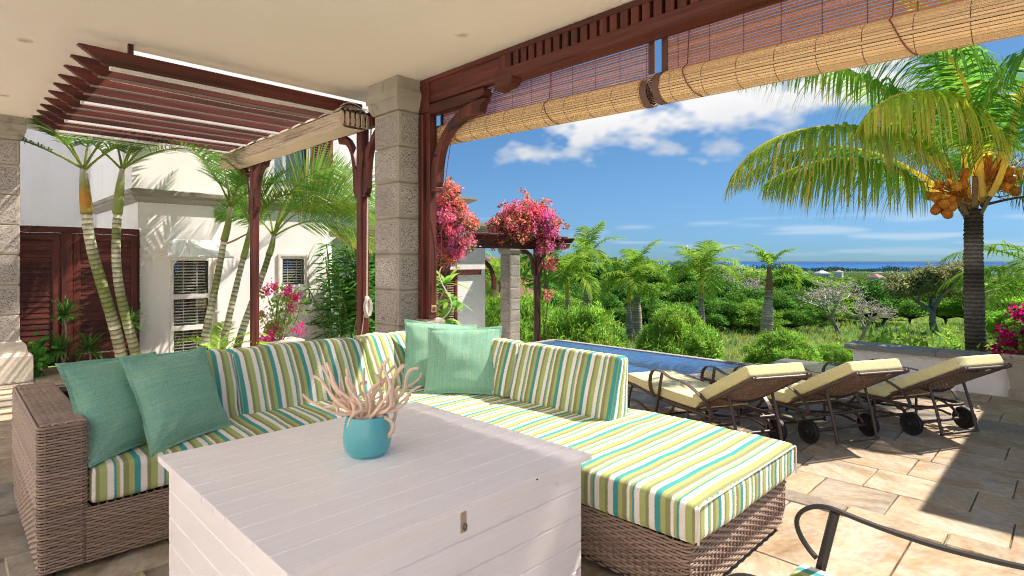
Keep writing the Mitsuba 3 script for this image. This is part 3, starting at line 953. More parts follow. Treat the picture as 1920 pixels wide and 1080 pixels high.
# rounded corner into the recess on the right
cur = []
for a in np.linspace(0, np.pi / 2, 10):
    cur.append((4.82 + .32 * math.sin(a), WY + .32 - .32 * math.cos(a)))
cur = [(4.80, WY)] + cur + [(5.14, WY + 1.1), (7.2, WY + 1.1), (7.2, WY + 1.4), (4.6, WY + 1.4), (4.6, WY + .1)]
put(wh, 'wall', MB().add(mv(prism(Polygon(cur), [0, 0, 0], [1, 0, 0], [0, 1, 0], 2.45), (0, 0, -.3))), 'm_plaster', 40)
# curved head over the recess, then the upper storey
arch = [(4.75, 2.27), (4.75, 1.55)] + [(5.95 - 1.15 * math.cos(a), 1.35 + .72 * math.sin(a)) for a in np.linspace(.15, np.pi * .5, 12)] + [(7.2, 2.07), (7.2, 2.27)]
put(wh, 'arch_wall', MB().add(prism(Polygon(arch).buffer(0), [0, WY + .25, 0], [1, 0, 0], [0, 0, 1], .22)), 'm_plaster')
put(wh, 'upper_wall', MB().add(box(1.93, 7.3, WY + .06, WY + .5, 2.45, 6.2)), 'm_plaster')
put(wh, 'upper_side_wall', MB().add(box(1.90, 2.2, WY + .5, 12.8, 2.44, 6.2)), 'm_plaster')
put(wh, 'rear_wall', MB().add(box(-2.5, 2.2, 12.81, 13.1, -.3, 6.2)), 'm_plaster')
CP = [(0, 2.262), (.03, 2.265), (.04, 2.29), (.075, 2.33), (.085, 2.335), (.085, 2.375), (.11, 2.385), (.115, 2.44), (.09, 2.455), (0, 2.462)]
scene['m_cornice'] = two(princ(proc(lambda p, n, uv: mix((.40, .37, .33), (.27, .25, .215), fbm(p.x * 2, p.y * 2, p.z * 9, 3))), .85, .2))
put(wh, 'cornice', MB().add(sqsweep(1.99, 7.2, WY, 12.79, CP)), 'm_cornice')
put(wh, 'string_course', MB().add(sqsweep(5.15, 7.3, WY + .02, WY + .4, [(0, 2.0), (.05, 2.01), (.06, 2.10), (0, 2.11)])), 'm_cornice')


def window(parent, x0, x1, z0, z1, panes, slats=True, fw=.05, y=WY):
    w_ = put(parent, 'window', MB().add(box(x0, x0 + fw, y - .012, y + .07, z0, z1, .004), (.80, .79, .77)).add(box(x1 - fw, x1, y - .012, y + .07, z0, z1, .004), (.80, .79, .77))
             .add(box(x0 + fw, x1 - fw, y - .010, y + .07, z1 - fw, z1 - .001, .004), (.80, .79, .77)).add(box(x0 + fw, x1 - fw, y - .010, y + .07, z0 + .001, z0 + fw, .004), (.80, .79, .77)), 'm_vc')
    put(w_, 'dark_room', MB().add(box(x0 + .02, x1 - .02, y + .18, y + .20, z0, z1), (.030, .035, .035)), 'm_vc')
    for k, (a, b_) in enumerate(panes):
        xa, xb = x0 + fw, x1 - fw
        if k:
            put(w_, 'glazing_bar', MB().add(box(xa, xb, y - .008, y + .06, panes[k - 1][0] - .085 + .0, panes[k - 1][0], .003) if False else box(xa, xb, y - .008, y + .06, b_, panes[k - 1][0], .003), (.80, .79, .77)), 'm_vc')
        put(w_, 'sash', MB().add(box(xa, xa + .014, y + .0, y + .035, a, b_, .002), (.06, .065, .065)).add(box(xb - .014, xb, y, y + .035, a, b_, .002), (.06, .065, .065))
            .add(box(xa + .014, xb - .014, y + .001, y + .034, a, a + .014, .002), (.06, .065, .065)).add(box(xa + .014, xb - .014, y + .001, y + .034, b_ - .014, b_, .002), (.06, .065, .065)), 'm_vc')
        put(w_, 'pane', ([[xa + .014, y + .014, a + .014], [xb - .014, y + .014, a + .014], [xb - .014, y + .014, b_ - .014], [xa + .014, y + .014, b_ - .014]], [[0, 1, 2], [0, 2, 3]]), 'm_glass')
        z = a + .03
        while z < b_ - .02:
            put(w_, 'slat', MB().add(obox([(xa + xb) / 2, y + .075, z], [1, 0, 0], [0, .9, -.43], [0, .43, .9], (xb - xa) / 2 - .02, .020, .0015), (.74, .74, .72)), 'm_vc')
            z += .045
        for xs in (.3, .7):
            put(w_, 'ladder_tape', MB().add(box(xa + (xb - xa) * xs - .004, xa + (xb - xa) * xs + .004, y + .051, y + .053, a + .015, b_ - .015), (.74, .74, .72)), 'm_vc')
    return w_


w1 = window(wh, *LW, [(.90, 1.42), (.42, .825), (-.05, .345)])
tag(w1, 'tall narrow white window with blinds under the awning')
w2 = window(wh, *SW, [(1.00, 1.44)], y=WY - .0)
tag(w2, 'small square white window with a blind')
put(wh, 'window_surround', MB().add(box(4.02, 4.06, WY - .03, WY + .01, .90, 1.53, .004), (.70, .64, .56)).add(box(4.52, 4.57, WY - .03, WY + .01, .90, 1.53, .004), (.70, .64, .56)).add(box(4.06, 4.52, WY - .028, WY + .01, 1.485, 1.528, .004), (.70, .64, .56)).add(box(4.00, 4.58, WY - .05, WY + .01, .86, .902, .004), (.76, .73, .69)), 'm_vc')
# upstairs window with red louvred shutter
us = put(wh, 'upper_shutter', wood().add(box(4.62, 4.68, WY + .01, WY + .055, 2.75, 3.6, .004), ax=2).add(box(4.98, 5.04, WY + .01, WY + .055, 2.75, 3.6, .004), ax=2), 'm_red')
for z in np.arange(2.77, 3.58, .045):
    put(us, 'slat', MB().add(obox([4.83, WY + .035, z], [1, 0, 0], [0, .8, -.6], [0, .6, .8], .152, .022, .004)), 'm_red')
put(wh, 'upper_window', MB().add(box(4.10, 4.16, WY + .0, WY + .058, 2.75, 3.6, .003), (.55, .58, .60)).add(box(4.54, 4.60, WY + .0, WY + .058, 2.75, 3.6, .003), (.55, .58, .60)), 'm_vc')
put(wh, 'upper_pane', MB().add(box(4.16, 4.54, WY + .04, WY + .058, 2.75, 3.6), (.05, .09, .14)), 'm_vc')
scene['m_red'] = two(princ(rgb(.20, .028, .026), .45, .45))
# awning over the tall window
aw = thing('window_awning', 'small white sheet awning on brackets over the tall window', 'awning')
V = A([[2.40, WY - .003, 1.735], [3.06, WY - .003, 1.735], [3.15, WY - .46, 1.46], [2.26, WY - .46, 1.46]])
n = unit(np.cross(V[1] - V[0], V[3] - V[0]))
for a, b_ in ((0, .32), (.33, .64), (.65, 1)):
    q4 = A([V[0] + (V[1] - V[0]) * a, V[0] + (V[1] - V[0]) * b_, V[3] + (V[2] - V[3]) * b_, V[3] + (V[2] - V[3]) * a])
    put(aw, 'sheet', (np.vstack([q4, q4 + n * .008]), [[0, 1, 2], [0, 2, 3], [4, 6, 5], [4, 7, 6], [0, 4, 5], [0, 5, 1], [1, 5, 6], [1, 6, 2], [2, 6, 7], [2, 7, 3], [3, 7, 4], [3, 4, 0]]), 'm_white')
put(aw, 'front_edge', MB().add(bar(V[3], V[2], .02, .02), (.66, .64, .60)), 'm_vc')
for x in (2.42, 3.0):
    put(aw, 'bracket', MB().add(tube([[x, WY - .40, 1.48], [x, WY - .08, 1.34], [x, WY - .02, 1.16]], .013, 6), (.74, .72, .70)).add(box(x - .012, x + .012, WY - .02, WY - .001, 1.10, 1.66), (.74, .72, .70)), 'm_vc')
dp = thing('drain_pipe', 'cream downpipe on the white wall right of the tall window', 'pipe')
put(dp, 'pipe', MB().add(tube([[3.05, WY - .035, -.1], [3.05, WY - .035, 1.44]], .03, 10), (.66, .62, .57)), 'm_vc', True)
put(dp, 'clip', MB().add(box(3.01, 3.09, WY - .07, WY, .60, .625), (.6, .56, .52)), 'm_vc')

# ------------------------------------------------------------------ timber gate
gt = thing('timber_gate', 'dark red-brown louvred timber gate and screen between the pier and the white house', 'gate')
GY = 9.60
# the gate runs on to the left behind the pier
put(gt, 'top_rail', wood().add(box(-.6, 1.985, GY - .045, GY + .045, 1.78, 1.86, .006), ax=0), 'm_wood')
for x0, x1 in ((-.6, .50), (.50 + .01, 1.10), (1.23, 1.975)):
    lf = put(gt, 'leaf', wood().add(box(x0, x0 + .085, GY - .03, GY + .03, .02, 1.775, .006), ax=2).add(box(x1 - .085, x1, GY - .03, GY + .03, .02, 1.775, .006), ax=2)
             .add(box(x0 + .085, x1 - .085, GY - .028, GY + .028, 1.68, 1.774, .006), ax=0).add(box(x0 + .085, x1 - .085, GY - .028, GY + .028, .021, .14, .006), ax=0), 'm_wood')
    z = .145
    while z < 1.675:
        put(lf, 'slat', wood().add(obox([(x0 + x1) / 2, GY + .002, z + .038], [1, 0, 0], [0, .992, -.125], [0, .125, .992], (x1 - x0) / 2 - .084, .010, .0365, .002), ax=0), 'm_wood')
        z += .0725
put(gt, 'post', wood().add(box(1.105, 1.225, GY - .05, GY + .05, -.02, 1.779, .006), ax=2), 'm_wood')
put(gt, 'post', wood().add(box(1.978, 1.992, GY - .05, GY + .055, -.02, 1.85), ax=2), 'm_wood')
for z in (1.64, .76):
    put(gt, 'hinge', MB().add(tube([[1.985, GY - .065, z - .05], [1.985, GY - .065, z + .05]], .011, 8), (.05, .04, .04)), 'm_metal', True)

# ================================================================== NEIGHBOURING PAVILION BEYOND THE POOL
fp = thing('far_pavilion', 'white pavilion with stepped grey cornices beyond the bougainvillea pergola', 'pavilion')
D0 = A([11.46, 12.58])             # right-hand end of its front wall
X0 = 8.2
put(fp, 'wall', MB().add(box(X0, 9.40, 12.6, 12.85, -1.6, 1.98)).add(box(10.38, 11.46, 12.6, 12.85, -1.6, 1.98)).add(box(9.40, 10.38, 12.62, 12.84, 1.02, 1.98)).add(box(X0, 8.5, 12.85, 16, -1.6, 1.98)), 'm_white_wall')
put(fp, 'cornice', MB().add(sqsweep(X0, 13.2, 12.5, 17, [(0, 1.96), (.0, 2.08), (.10, 2.15), (.12, 2.36), (.30, 2.42), (.30, 2.52), (-.2, 2.53)])), 'm_cornice')
put(fp, 'attic_wall', MB().add(box(X0, 10.9, 13.2, 16, 2.53, 2.95)), 'm_white_wall')
put(fp, 'attic_cornice', MB().add(sqsweep(X0, 11.0, 13.1, 16, [(0, 2.94), (.06, 2.98), (.10, 3.10), (.30, 3.22), (.34, 3.24), (.34, 3.30), (-.2, 3.31)])), 'm_cornice')
put(fp, 'soffit', MB().add(box(11.46, 13.15, 12.55, 16.9, 1.90, 1.955), (.55, .48, .36)), 'm_vc')
put(fp, 'soffit_beam', wood().add(box(11.5, 12.0, 13.3, 13.45, 1.45, 1.90, .006), ax=0), 'm_wood')
put(fp, 'lintel', wood().add(box(9.2, 11.25, 12.53, 12.60, 1.01, 1.17, .005), ax=0), 'm_wood')
dr_ = put(fp, 'door', wood().add(box(9.39, 9.46, 12.58, 12.66, -1.1, 1.008, .004), ax=2).add(box(9.86, 9.94, 12.58, 12.66, -1.1, 1.008, .004), ax=2).add(box(10.30, 10.385, 12.58, 12.66, -1.1, 1.008, .004), ax=2)
          .add(box(9.46, 9.86, 12.585, 12.655, .90, 1.006), ax=0).add(box(9.94, 10.30, 12.585, 12.655, .90, 1.006), ax=0), 'm_red')
for x0, x1 in ((9.46, 9.86), (9.94, 10.30)):
    for z in np.arange(-1.05, .89, .062):
        put(dr_, 'slat', MB().add(obox([(x0 + x1) / 2, 12.625, z], [1, 0, 0], [0, .75, -.66], [0, .66, .75], (x1 - x0) / 2, .035, .006)), 'm_red')
put(fp, 'terrace', MB().add(box(8.0, 13.2, 10.6, 12.55, -1.6, -1.12), (.66, .62, .56)), 'm_vc')
# its brace by the column
put(fp, 'brace', wood().add(brace([12.02, 12.75, .55], [-1, 0, 0], .62, .90, .09, .12), ax=2), 'm_wood')
column('stone_column', 'small far stone column at the corner of the white pavilion, left of the pergola post', 11.80, 12.22, 11.87, 12.29, -1.9, 1.93, .334, 1.62, faces=(0, 1), first=-1.72)
# lower part of that pavilion: side wall seen past the corner
put(fp, 'side_wall', MB().add(box(11.47, 11.62, 12.86, 13.6, -1.6, .6)), 'm_white_wall')

# ------------------------------------------------------------------ pergola with bougainvillea
bp = thing('garden_pergola', 'dark timber garden pergola carrying two pink bougainvilleas', 'pergola')
QY = 10.15
P1, P2 = 7.94, 11.08
for x in (P1, P2):
    put(bp, 'post', wood().add(box(x - .07, x + .07, QY - .075, QY + .06, -1.7, 1.72, .008), ax=2), 'm_wood')
for dy in (-.09, .09):
    put(bp, 'beam', wood().add(prism([(0, .03), (.12, 0), (5.2, 0), (5.26, .03), (5.34, .04), (5.44, .14), (5.44, .17), (0, .17)], [6.9, QY + dy + .025, 1.72], [1, 0, 0], [0, 0, 1], .05), ax=0), 'm_wood')
for k in range(12):
    x = 7.45 + k * .40
    put(bp, 'purlin', wood().add(prism([(0, .10), (.10, 0), (1.0, 0), (1.1, .10), (1.1, .12), (0, .12)], [x, QY - .62, 1.892], [0, 1, 0], [0, 0, 1], .05), ax=1), 'm_wood')
for k in range(3):
    put(bp, 'top_batten', wood().add(box(7.2, 11.8, QY - .46 + k * .42, QY - .42 + k * .42, 2.014, 2.06, .004), ax=0), 'm_wood')
for x, s in ((P1, -1), (P1, 1), (P2, -1), (P2, 1)):
    put(bp, 'brace', wood().add(brace([x + s * .07, QY, 1.05], [s, 0, 0], .52, .66, .07, .10), ax=2), 'm_wood')
# roof of a further pavilion out of sight to the right, which shades the deck's corner
nb = thing('side_pavilion', 'pavilion at the right of the deck', 'pavilion')
put(nb, 'roof', MB().add(box(6.86, 11.5, -6.0, -.52, 3.0, 3.3)), 'm_ceiling')
for x, y in ((7.1, -.9), (11.2, -.9), (7.1, -5.6), (11.2, -5.6)):
    put(nb, 'pillar', box(x, x + .3, y - .3, y, -.3, 3.0), 'm_stone')

# ================================================================== SOFA
def patch_box(hx, hy, hz, r, puff=(0, 0, 0), n=14, stripe='x', shear=None, end_stripe=None):
    """A cushion: a rounded box in six patches with uv for the stripes. stripe: the axis that the stripe pattern is counted along.
    shear(P) -> P bends the finished points. Returns V, F, N, UV (all in local coordinates)."""
    Vs, Fs, Us, k = [], [], [], 0
    H = A([hx, hy, hz])
    for ax in range(3):
        for sg in (-1, 1):
            u, v = [i for i in range(3) if i != ax]
            nu = int(np.clip(n * H[u] / max(H), 5, 40)) + 1
            nv = int(np.clip(n * H[v] / max(H), 5, 40)) + 1
            def ticks(h, m):
                return np.concatenate([[-h, -h + r * .3, -h + r * .65], np.linspace(-h + r, h - r, m), [h - r * .65, h - r * .3, h]])
            gu, gv = np.meshgrid(ticks(H[u], nu), ticks(H[v], nv), indexing='ij')
            P = np.zeros(gu.shape + (3,))
            P[..., u], P[..., v], P[..., ax] = gu, gv, sg * H[ax]
            C = np.clip(P, -(H - r), H - r)
            d = P - C
            Q = C + r * unit(d)
            for a in range(3):
                o = [i for i in range(3) if i != a]
                w = (1 - (Q[..., o[0]] / H[o[0]]) ** 2) * (1 - (Q[..., o[1]] / H[o[1]]) ** 2)
                Q[..., a] += puff[a] * np.clip(w, 0, 1) ** .5 * (Q[..., a] / H[a])
            st = 'xyz'.index(stripe)
            cu = st if ax != st else [i for i in (0, 1, 2) if i != st and i != 2][0]
            o = [i for i in range(3) if i != cu]
            uv = np.stack([Q[..., cu], Q[..., o[0]] + Q[..., o[1]]], -1) + (0 if ax != st else .07)
            n0, n1 = gu.shape
            i, j = np.meshgrid(np.arange(n0 - 1), np.arange(n1 - 1), indexing='ij')
            q = np.stack([i * n1 + j, (i + 1) * n1 + j, (i + 1) * n1 + j + 1, i * n1 + j + 1], -1).reshape(-1, 4)
            right = (np.cross(np.eye(3)[u], np.eye(3)[v])[ax] * sg) > 0
            if not right:
                q = q[:, ::-1]
            Vs.append(Q.reshape(-1, 3)); Us.append(uv.reshape(-1, 2)); Fs.append(np.vstack([q[:, [0, 1, 2]], q[:, [0, 2, 3]]]) + k)
            k += n0 * n1
    V, F, UV = np.vstack(Vs), np.vstack(Fs), np.vstack(Us)
    if shear is not None:
        V = shear(V)
    # normals joined across the patches
    n = np.cross(V[F[:, 1]] - V[F[:, 0]], V[F[:, 2]] - V[F[:, 0]])
    key = np.round(V, 5)
    _, inv = np.unique(key, axis=0, return_inverse=True)
    inv = inv.ravel()
    acc = np.zeros((inv.max() + 1, 3))
    for c in range(3):
        np.add.at(acc, inv[F[:, c]], n)
    return V, F, unit(acc[inv]), UV


def cushion(parent, name, c, h, r, puff, stripe, shear=None, u0=0.0, mat='m_stripe', label=None, n=16, noise_amp=.008, seed=0):
    V, F, N, UV = patch_box(*h, r, puff, n, stripe, shear)
    V = V + noise_amp * (meshkit.noise(V * 6 + seed * 9.1, 2)[:, None] - .5) * N * 2
    UV = UV + [u0 + 50, 0]
    key = uniq(f'{parent}__{name}' if parent else name)
    scene[key] = mk(V + A(c), F, mat, False, None, UV, N)
    if label:
        tag(key, label)
    return key


def weave(path, z0, z1, pitch=.0126, stake=.032, amp=.0036, rad=.0050, v=(0, 0, 1), nrm=None, seed=1, taper=0.0):
    """Horizontal strands woven round upright stakes along the polyline path (points k x 3 at height 0, outside on the right-hand side of travel x v)."""
    rng = np.random.default_rng(seed)
    v = A(v)
    path = A(path)
    s = np.concatenate([[0], np.cumsum(np.linalg.norm(np.diff(path, axis=0), axis=1))])
    L = s[-1]
    ns = max(2, int(round(L / stake)))
    q = np.linspace(0, L, ns * 2 + 1)
    P = np.stack([np.interp(q, s, path[:, i]) for i in range(3)], 1)
    t = unit(np.gradient(P, axis=0))
    Nn = unit(np.cross(t, v))
    rows = int((z1 - z0) / pitch)
    M = MB()
    base = A([.31, .225, .175])
    for k in range(rows):
        z = z0 + (k + .5) * pitch
        ph = np.cos(np.pi * (np.arange(len(q)) / 2 * 2 / 2 * 1 + k)) * 0
        sg = np.where((np.arange(len(q)) // 2 + k) % 2 == 0, 1, -1) * (np.arange(len(q)) % 2)
        pts = P + v * (z + rng.normal(0, .0006, (len(q), 1))) + Nn * (amp * sg)[:, None] + Nn * .004
        if taper:
            pts = pts - Nn * (taper * max(0, .25 - z) / .25)
        tone = base * rng.uniform(.8, 1.25) * A([1, 1, 1 + rng.uniform(-.08, .10)])
        vf = tube(pts, rad, 5, cap=False)
        M.add(vf, tone)
    S = MB()
    for i in range(0, ns + 1):
        p = P[min(2 * i + 1, len(P) - 1)]
        n_ = Nn[min(2 * i + 1, len(P) - 1)]
        S.add(tube([p + v * z0 + n_ * (.001 - taper * (.25 > z0)), p + v * (z0 + (z1 - z0) * .35) + n_ * .001, p + v * z1 + n_ * .001], .0042, 5, cap=False), A([.19, .125, .105]) * rng.uniform(.8, 1.2))
    return M, S


def rounded(points, r=.022, n=5):
    """An open polyline with its corners rounded."""
    P = [A(p) for p in points]
    out = [P[0]]
    for a, b_, c in zip(P[:-2], P[1:-1], P[2:]):
        d0, d1 = unit(a - b_), unit(c - b_)
        out += list(bez([b_ + d0 * r, b_, b_ + d1 * r], n))
    return A(out + [P[-1]])


sofa = thing('wicker_sofa', 'L-shaped brown wicker sofa with striped cushions round the white chest table', 'sofa', None)
DK = (.035, .022, .018)
# left arm
ax0, ax1, ay0, ay1 = .290, .462, 3.19, 4.38
put(sofa, 'arm_frame', MB().add(box(ax0 + .012, ax1 - .012, ay0 + .012, ay1, .03, .665, .01), DK), 'm_vc')
path = rounded([[ax0, ay1, 0], [ax0, ay0, 0], [ax1, ay0, 0], [ax1, ay1, 0]])
M_, S_ = weave(path, .03, .668, taper=.010, seed=2)
arm = put(sofa, 'arm', M_, 'm_wicker', True, kind='stuff')
put(arm, 'stake', S_, 'm_wicker', True, kind='stuff')
M_, S_ = weave([[ax0 + .006, ay0 + .01, .672], [ax1 - .006, ay0 + .01, .672]], 0, ay1 - ay0 - .02, pitch=.0125, stake=.022, amp=.005, v=(0, 1, 0), seed=3)
put(arm, 'top_weave', M_, 'm_wicker', True, kind='stuff')
put(arm, 'top_stake', S_, 'm_wicker', True, kind='stuff')
rimp = rounded([[ax0, ay1, .668], [ax0, ay0, .668], [ax1, ay0, .668], [ax1, ay1, .668]], .03)
for k, (dz, r_) in enumerate(((0, .0075), (-.013, .0065))):
    put(arm, 'rim', MB().add(tube(rimp + A([0, 0, dz]), r_, 6), A([.25, .165, .135]) * (1 - .1 * k)), 'm_wicker', True)
# base under the left seat
put(sofa, 'base_frame', MB().add(box(ax1, 2.07, 3.205, 4.3, .035, .28), DK).add(box(2.085, 3.105, 1.105, 4.3, .035, .28), DK).add(box(.47, 3.0, 4.20, 4.36, .28, .64), DK), 'm_vc')
M_, S_ = weave([[ax1 - .005, 3.195, 0], [2.08, 3.195, 0]], .03, .288, seed=4)
put(sofa, 'base_weave', M_, 'm_wicker', True, kind='stuff')
put(sofa, 'base_stake', S_, 'm_wicker', True, kind='stuff')
path = rounded([[2.075, 3.19, 0], [2.075, 1.09, 0], [3.115, 1.09, 0], [3.115, 4.3, 0]], .03)
M_, S_ = weave(path, .035, .288, pitch=.0132, stake=.036, amp=.0038, rad=.0053, seed=5, taper=.02)
put(sofa, 'base_weave', M_, 'm_wicker', True, kind='stuff')
put(sofa, 'base_stake', S_, 'm_wicker', True, kind='stuff')
M_, S_ = weave([[3.0, 4.37, 0], [.47, 4.37, 0]], .1, .66, pitch=.02, seed=6)
put(sofa, 'back_weave', M_, 'm_wicker', True, kind='stuff')
for x, y in ((3.07, 1.14), (2.12, 1.14), (.33, 3.24), (2.0, 3.25), (3.07, 3.3), (.33, 4.3)):
    put(sofa, 'foot', MB().add(lathe([(.018, 0), (.02, .008), (.016, .04)], 12, (x, y, 0)), (.05, .035, .03)), 'm_vc', True)
# seat cushions
seat_wave = lambda V: V + np.stack([0 * V[:, 0], 0 * V[:, 0], .006 * np.sin(V[:, 0] * 5 + V[:, 1] * 3)], 1) * (V[:, 2:] > 0)
cushion(sofa, 'seat_cushion', (1.258, 3.62, .370), (.788, .435, .080), .028, (0, 0, .012), 'x', seat_wave, .02, label='long striped seat cushion by the wicker arm', n=24)
cushion(sofa, 'seat_cushion', (2.585, 3.41, .366), (.53, .63, .080), .028, (0, 0, .012), 'y', None, .05, label='striped seat cushion in the corner', n=24)
cc = cushion(sofa, 'seat_cushion', (2.600, 1.906, .371), (.552, .862, .082), .034, (0, 0, .014), 'y', seat_wave, .11, label='long striped chaise cushion, half in the sun', n=34)
# pale piping round the cushion's front panel
px_ = rounded([[2.066, 1.046, .300], [2.066, 1.046, .444], [3.136, 1.046, .444], [3.136, 1.046, .300]], .03)
put(cc, 'piping', MB().add(tube(px_, .0042, 6), (.74, .70, .65)), 'm_vc', True)


def wedge(b0, b1, t0, t1, hz, lean):
    """Deforms a cushion with local y as its depth: from b0..b1 at the bottom to t0..t1 at the top."""
    def fn(V):
        k = np.clip((V[:, 2] + hz) / (2 * hz), 0, 1)[:, None]
        lo, hi = b0 + (t0 - b0) * k[:, 0], b1 + (t1 - b1) * k[:, 0]
        f_ = (V[:, 1] + .1) / .2
        W_ = V.copy()
        W_[:, 1] = lo + (hi - lo) * f_
        return W_
    return fn


def back_cushion(x0, x1, ysh, u0, label, seed):
    V, F, N, UV = patch_box((x1 - x0) / 2 - .003, .1, .19, .032, (0.004, .014, .010), 18, 'x', None)
    W_ = wedge(3.585, 3.86, 3.80, 3.97, .19, 0)(V)
    W_[:, 0] += .006 * np.sin(W_[:, 2] * 9 + seed)
    W_[:, 2] += .006 * np.sin(W_[:, 0] * 6 + seed * 2) * (V[:, 2] > 0)
    n = np.cross(W_[F[:, 1]] - W_[F[:, 0]], W_[F[:, 2]] - W_[F[:, 0]])
    _, inv = np.unique(np.round(W_, 5), axis=0, return_inverse=True)
    inv = inv.ravel()
    acc = np.zeros((inv.max() + 1, 3))
    for c in range(3):
        np.add.at(acc, inv[F[:, c]], n)
    N = unit(acc[inv])
    W_ = W_ + .009 * (meshkit.noise(W_ * 8 + seed * 3.3, 2)[:, None] - .5) * 2 * N
    return W_, F, N, UV


for k, (x0, x1, u0, lab) in enumerate(((.49, 1.285, .155, 'striped back cushion beside the wicker arm'), (1.285, 2.215, .06, 'middle striped back cushion behind the vase'), (2.215, 2.98, .115, 'striped back cushion at the corner'))):
    V, F, N, UV = back_cushion(x0, x1, 0, u0, lab, k)
    key = uniq(f'{sofa}__back_cushion')
    scene[key] = mk(V + A([(x0 + x1) / 2, 0, .632]), F, 'm_stripe', False, None, UV + [u0 + 50, 0], N)
    tag(key, lab)
for k, (y0, y1, u0, lab) in enumerate(((1.925, 2.775, .04, 'free-standing striped back cushion on the chaise'), (2.79, 3.56, .13, 'striped back cushion right of the corner pillows'))):
    V, F, N, UV = patch_box((y1 - y0) / 2 - .003, .1, .185, .028, (.004, .012, .008), 18, 'x', None)
    W_ = wedge(-.105, .095, .005, .10, .185, 0)(V)
    n = np.cross(W_[F[:, 1]] - W_[F[:, 0]], W_[F[:, 2]] - W_[F[:, 0]])
    _, inv = np.unique(np.round(W_, 5), axis=0, return_inverse=True)
    inv = inv.ravel()
    acc = np.zeros((inv.max() + 1, 3))
    for c in range(3):
        np.add.at(acc, inv[F[:, c]], n)
    N = unit(acc[inv])
    W_ = W_ + .007 * (meshkit.noise(W_ * 8 + k * 5.3, 2)[:, None] - .5) * 2 * N
    rz = A([[0, -1, 0], [1, 0, 0], [0, 0, 1]])      # local x -> -y, local y -> +x
    key = uniq(f'{sofa}__back_cushion')
    scene[key] = mk(W_ @ rz + A([2.832, (y0 + y1) / 2, .640]), F, 'm_stripe', False, None, UV + [u0 + 50, 0], N @ rz)
    tag(key, lab)


# ------------------------------------------------------------------ throw pillows
def pillow(label, BL, BR, TR, TL, seed, thick=.155, vertical=False):
    BL, BR, TR, TL = map(A, (BL, BR, TR, TL))
    rng = np.random.default_rng(seed)
    n = 26
    g = np.linspace(-1, 1, n)
    U, W = np.meshgrid(g, g, indexing='ij')
    fn = unit(np.cross(BR - BL, TL - BL))
    t = thing('throw_pillow', label, 'pillow', 'green throw pillows on the sofa')
    sag = .10

    def pos(u, w):
        # sides drawn in between the corners
        uu = u * (1 - .055 * (1 - w ** 2))
        ww = w * (1 - .045 * (1 - u ** 2))
        a, b_ = (uu + 1) / 2, (ww + 1) / 2
        return (BL * ((1 - a) * (1 - b_))[..., None] + BR * (a * (1 - b_))[..., None] + TR * (a * b_)[..., None] + TL * ((1 - a) * b_)[..., None])
    c = pos(U, W)
    prof = ((1 - np.abs(U) ** 2.4) * (1 - np.abs(W) ** 2.4)) ** .62
    belly = prof * (1 + .12 * -W)
    wr = (meshkit.noise(np.stack([U * 2.2 + seed, W * 2.2, U * 0], -1), 3) - .5) * .022 * prof ** .4
    # creases running out of the corners
    cr = np.zeros_like(U)
    for cu, cw in ((-1, -1), (1, -1), (1, 1), (-1, 1)):
        d = np.hypot(U - cu, W - cw)
        ang = np.arctan2(np.abs(W - cw), np.abs(U - cu))
        cr += np.exp(-(d / .7) ** 2) * np.sin(ang * 11 + seed) * .006
    side = np.linalg.norm(BR - BL)
    V, F, UVs = [], [], []
    for s in (1, -1):
        P = c - s * fn * (thick / 2 * belly + (wr + cr) * .8)[..., None] * 1.0
        V.append(P.reshape(-1, 3))
        i, j = np.meshgrid(np.arange(n - 1), np.arange(n - 1), indexing='ij')
        q = np.stack([i * n + j, (i + 1) * n + j, (i + 1) * n + j + 1, i * n + j + 1], -1).reshape(-1, 4)
        if s > 0:
            q = q[:, ::-1]
        F.append(np.vstack([q[:, [0, 1, 2]], q[:, [0, 2, 3]]]) + (0 if s > 0 else n * n))
        uv = np.stack([U * side / 2, W * side / 2], -1) + 3 + seed
        UVs.append((uv[..., ::-1] if vertical else uv).reshape(-1, 2))
    key = uniq(f'{t}__cover')
    scene[key] = mk(np.vstack(V), np.vstack(F), 'm_pillow', True, None, np.vstack(UVs))
    # flange with a stitched edge
    e = np.concatenate([np.stack([g, -np.ones(n)], 1), np.stack([np.ones(n), g], 1), np.stack([g[::-1], np.ones(n)], 1), np.stack([-np.ones(n), g[::-1]], 1)])
    m0 = pos(e[:, 0] * .985, e[:, 1] * .985)
    wav = (meshkit.noise(np.stack([e[:, 0] * 4 + seed, e[:, 1] * 4, e[:, 0] * 0], -1), 5) - .5)[:, None] * .016
    m1 = pos(e[:, 0] * 1.055, e[:, 1] * 1.055) + fn * wav
    k = len(e)
    V = np.vstack([m0 + fn * .003, m1 + fn * .002, m1 - fn * .002, m0 - fn * .003])
    i = np.arange(k)[:, None]
    j = (np.arange(k)[:, None] + 1) % k
    F = []
    for a in range(3):
        F += [np.hstack([i + a * k, j + a * k, j + (a + 1) * k]), np.hstack([i + a * k, j + (a + 1) * k, i + (a + 1) * k])]
    uv = np.tile(e * side / 2 + 3 + seed, (4, 1))
    key = uniq(f'{t}__flange')
    scene[key] = mk(V, np.vstack(F), 'm_pillow', True, None, uv[:, ::-1] if vertical else uv)
    return t


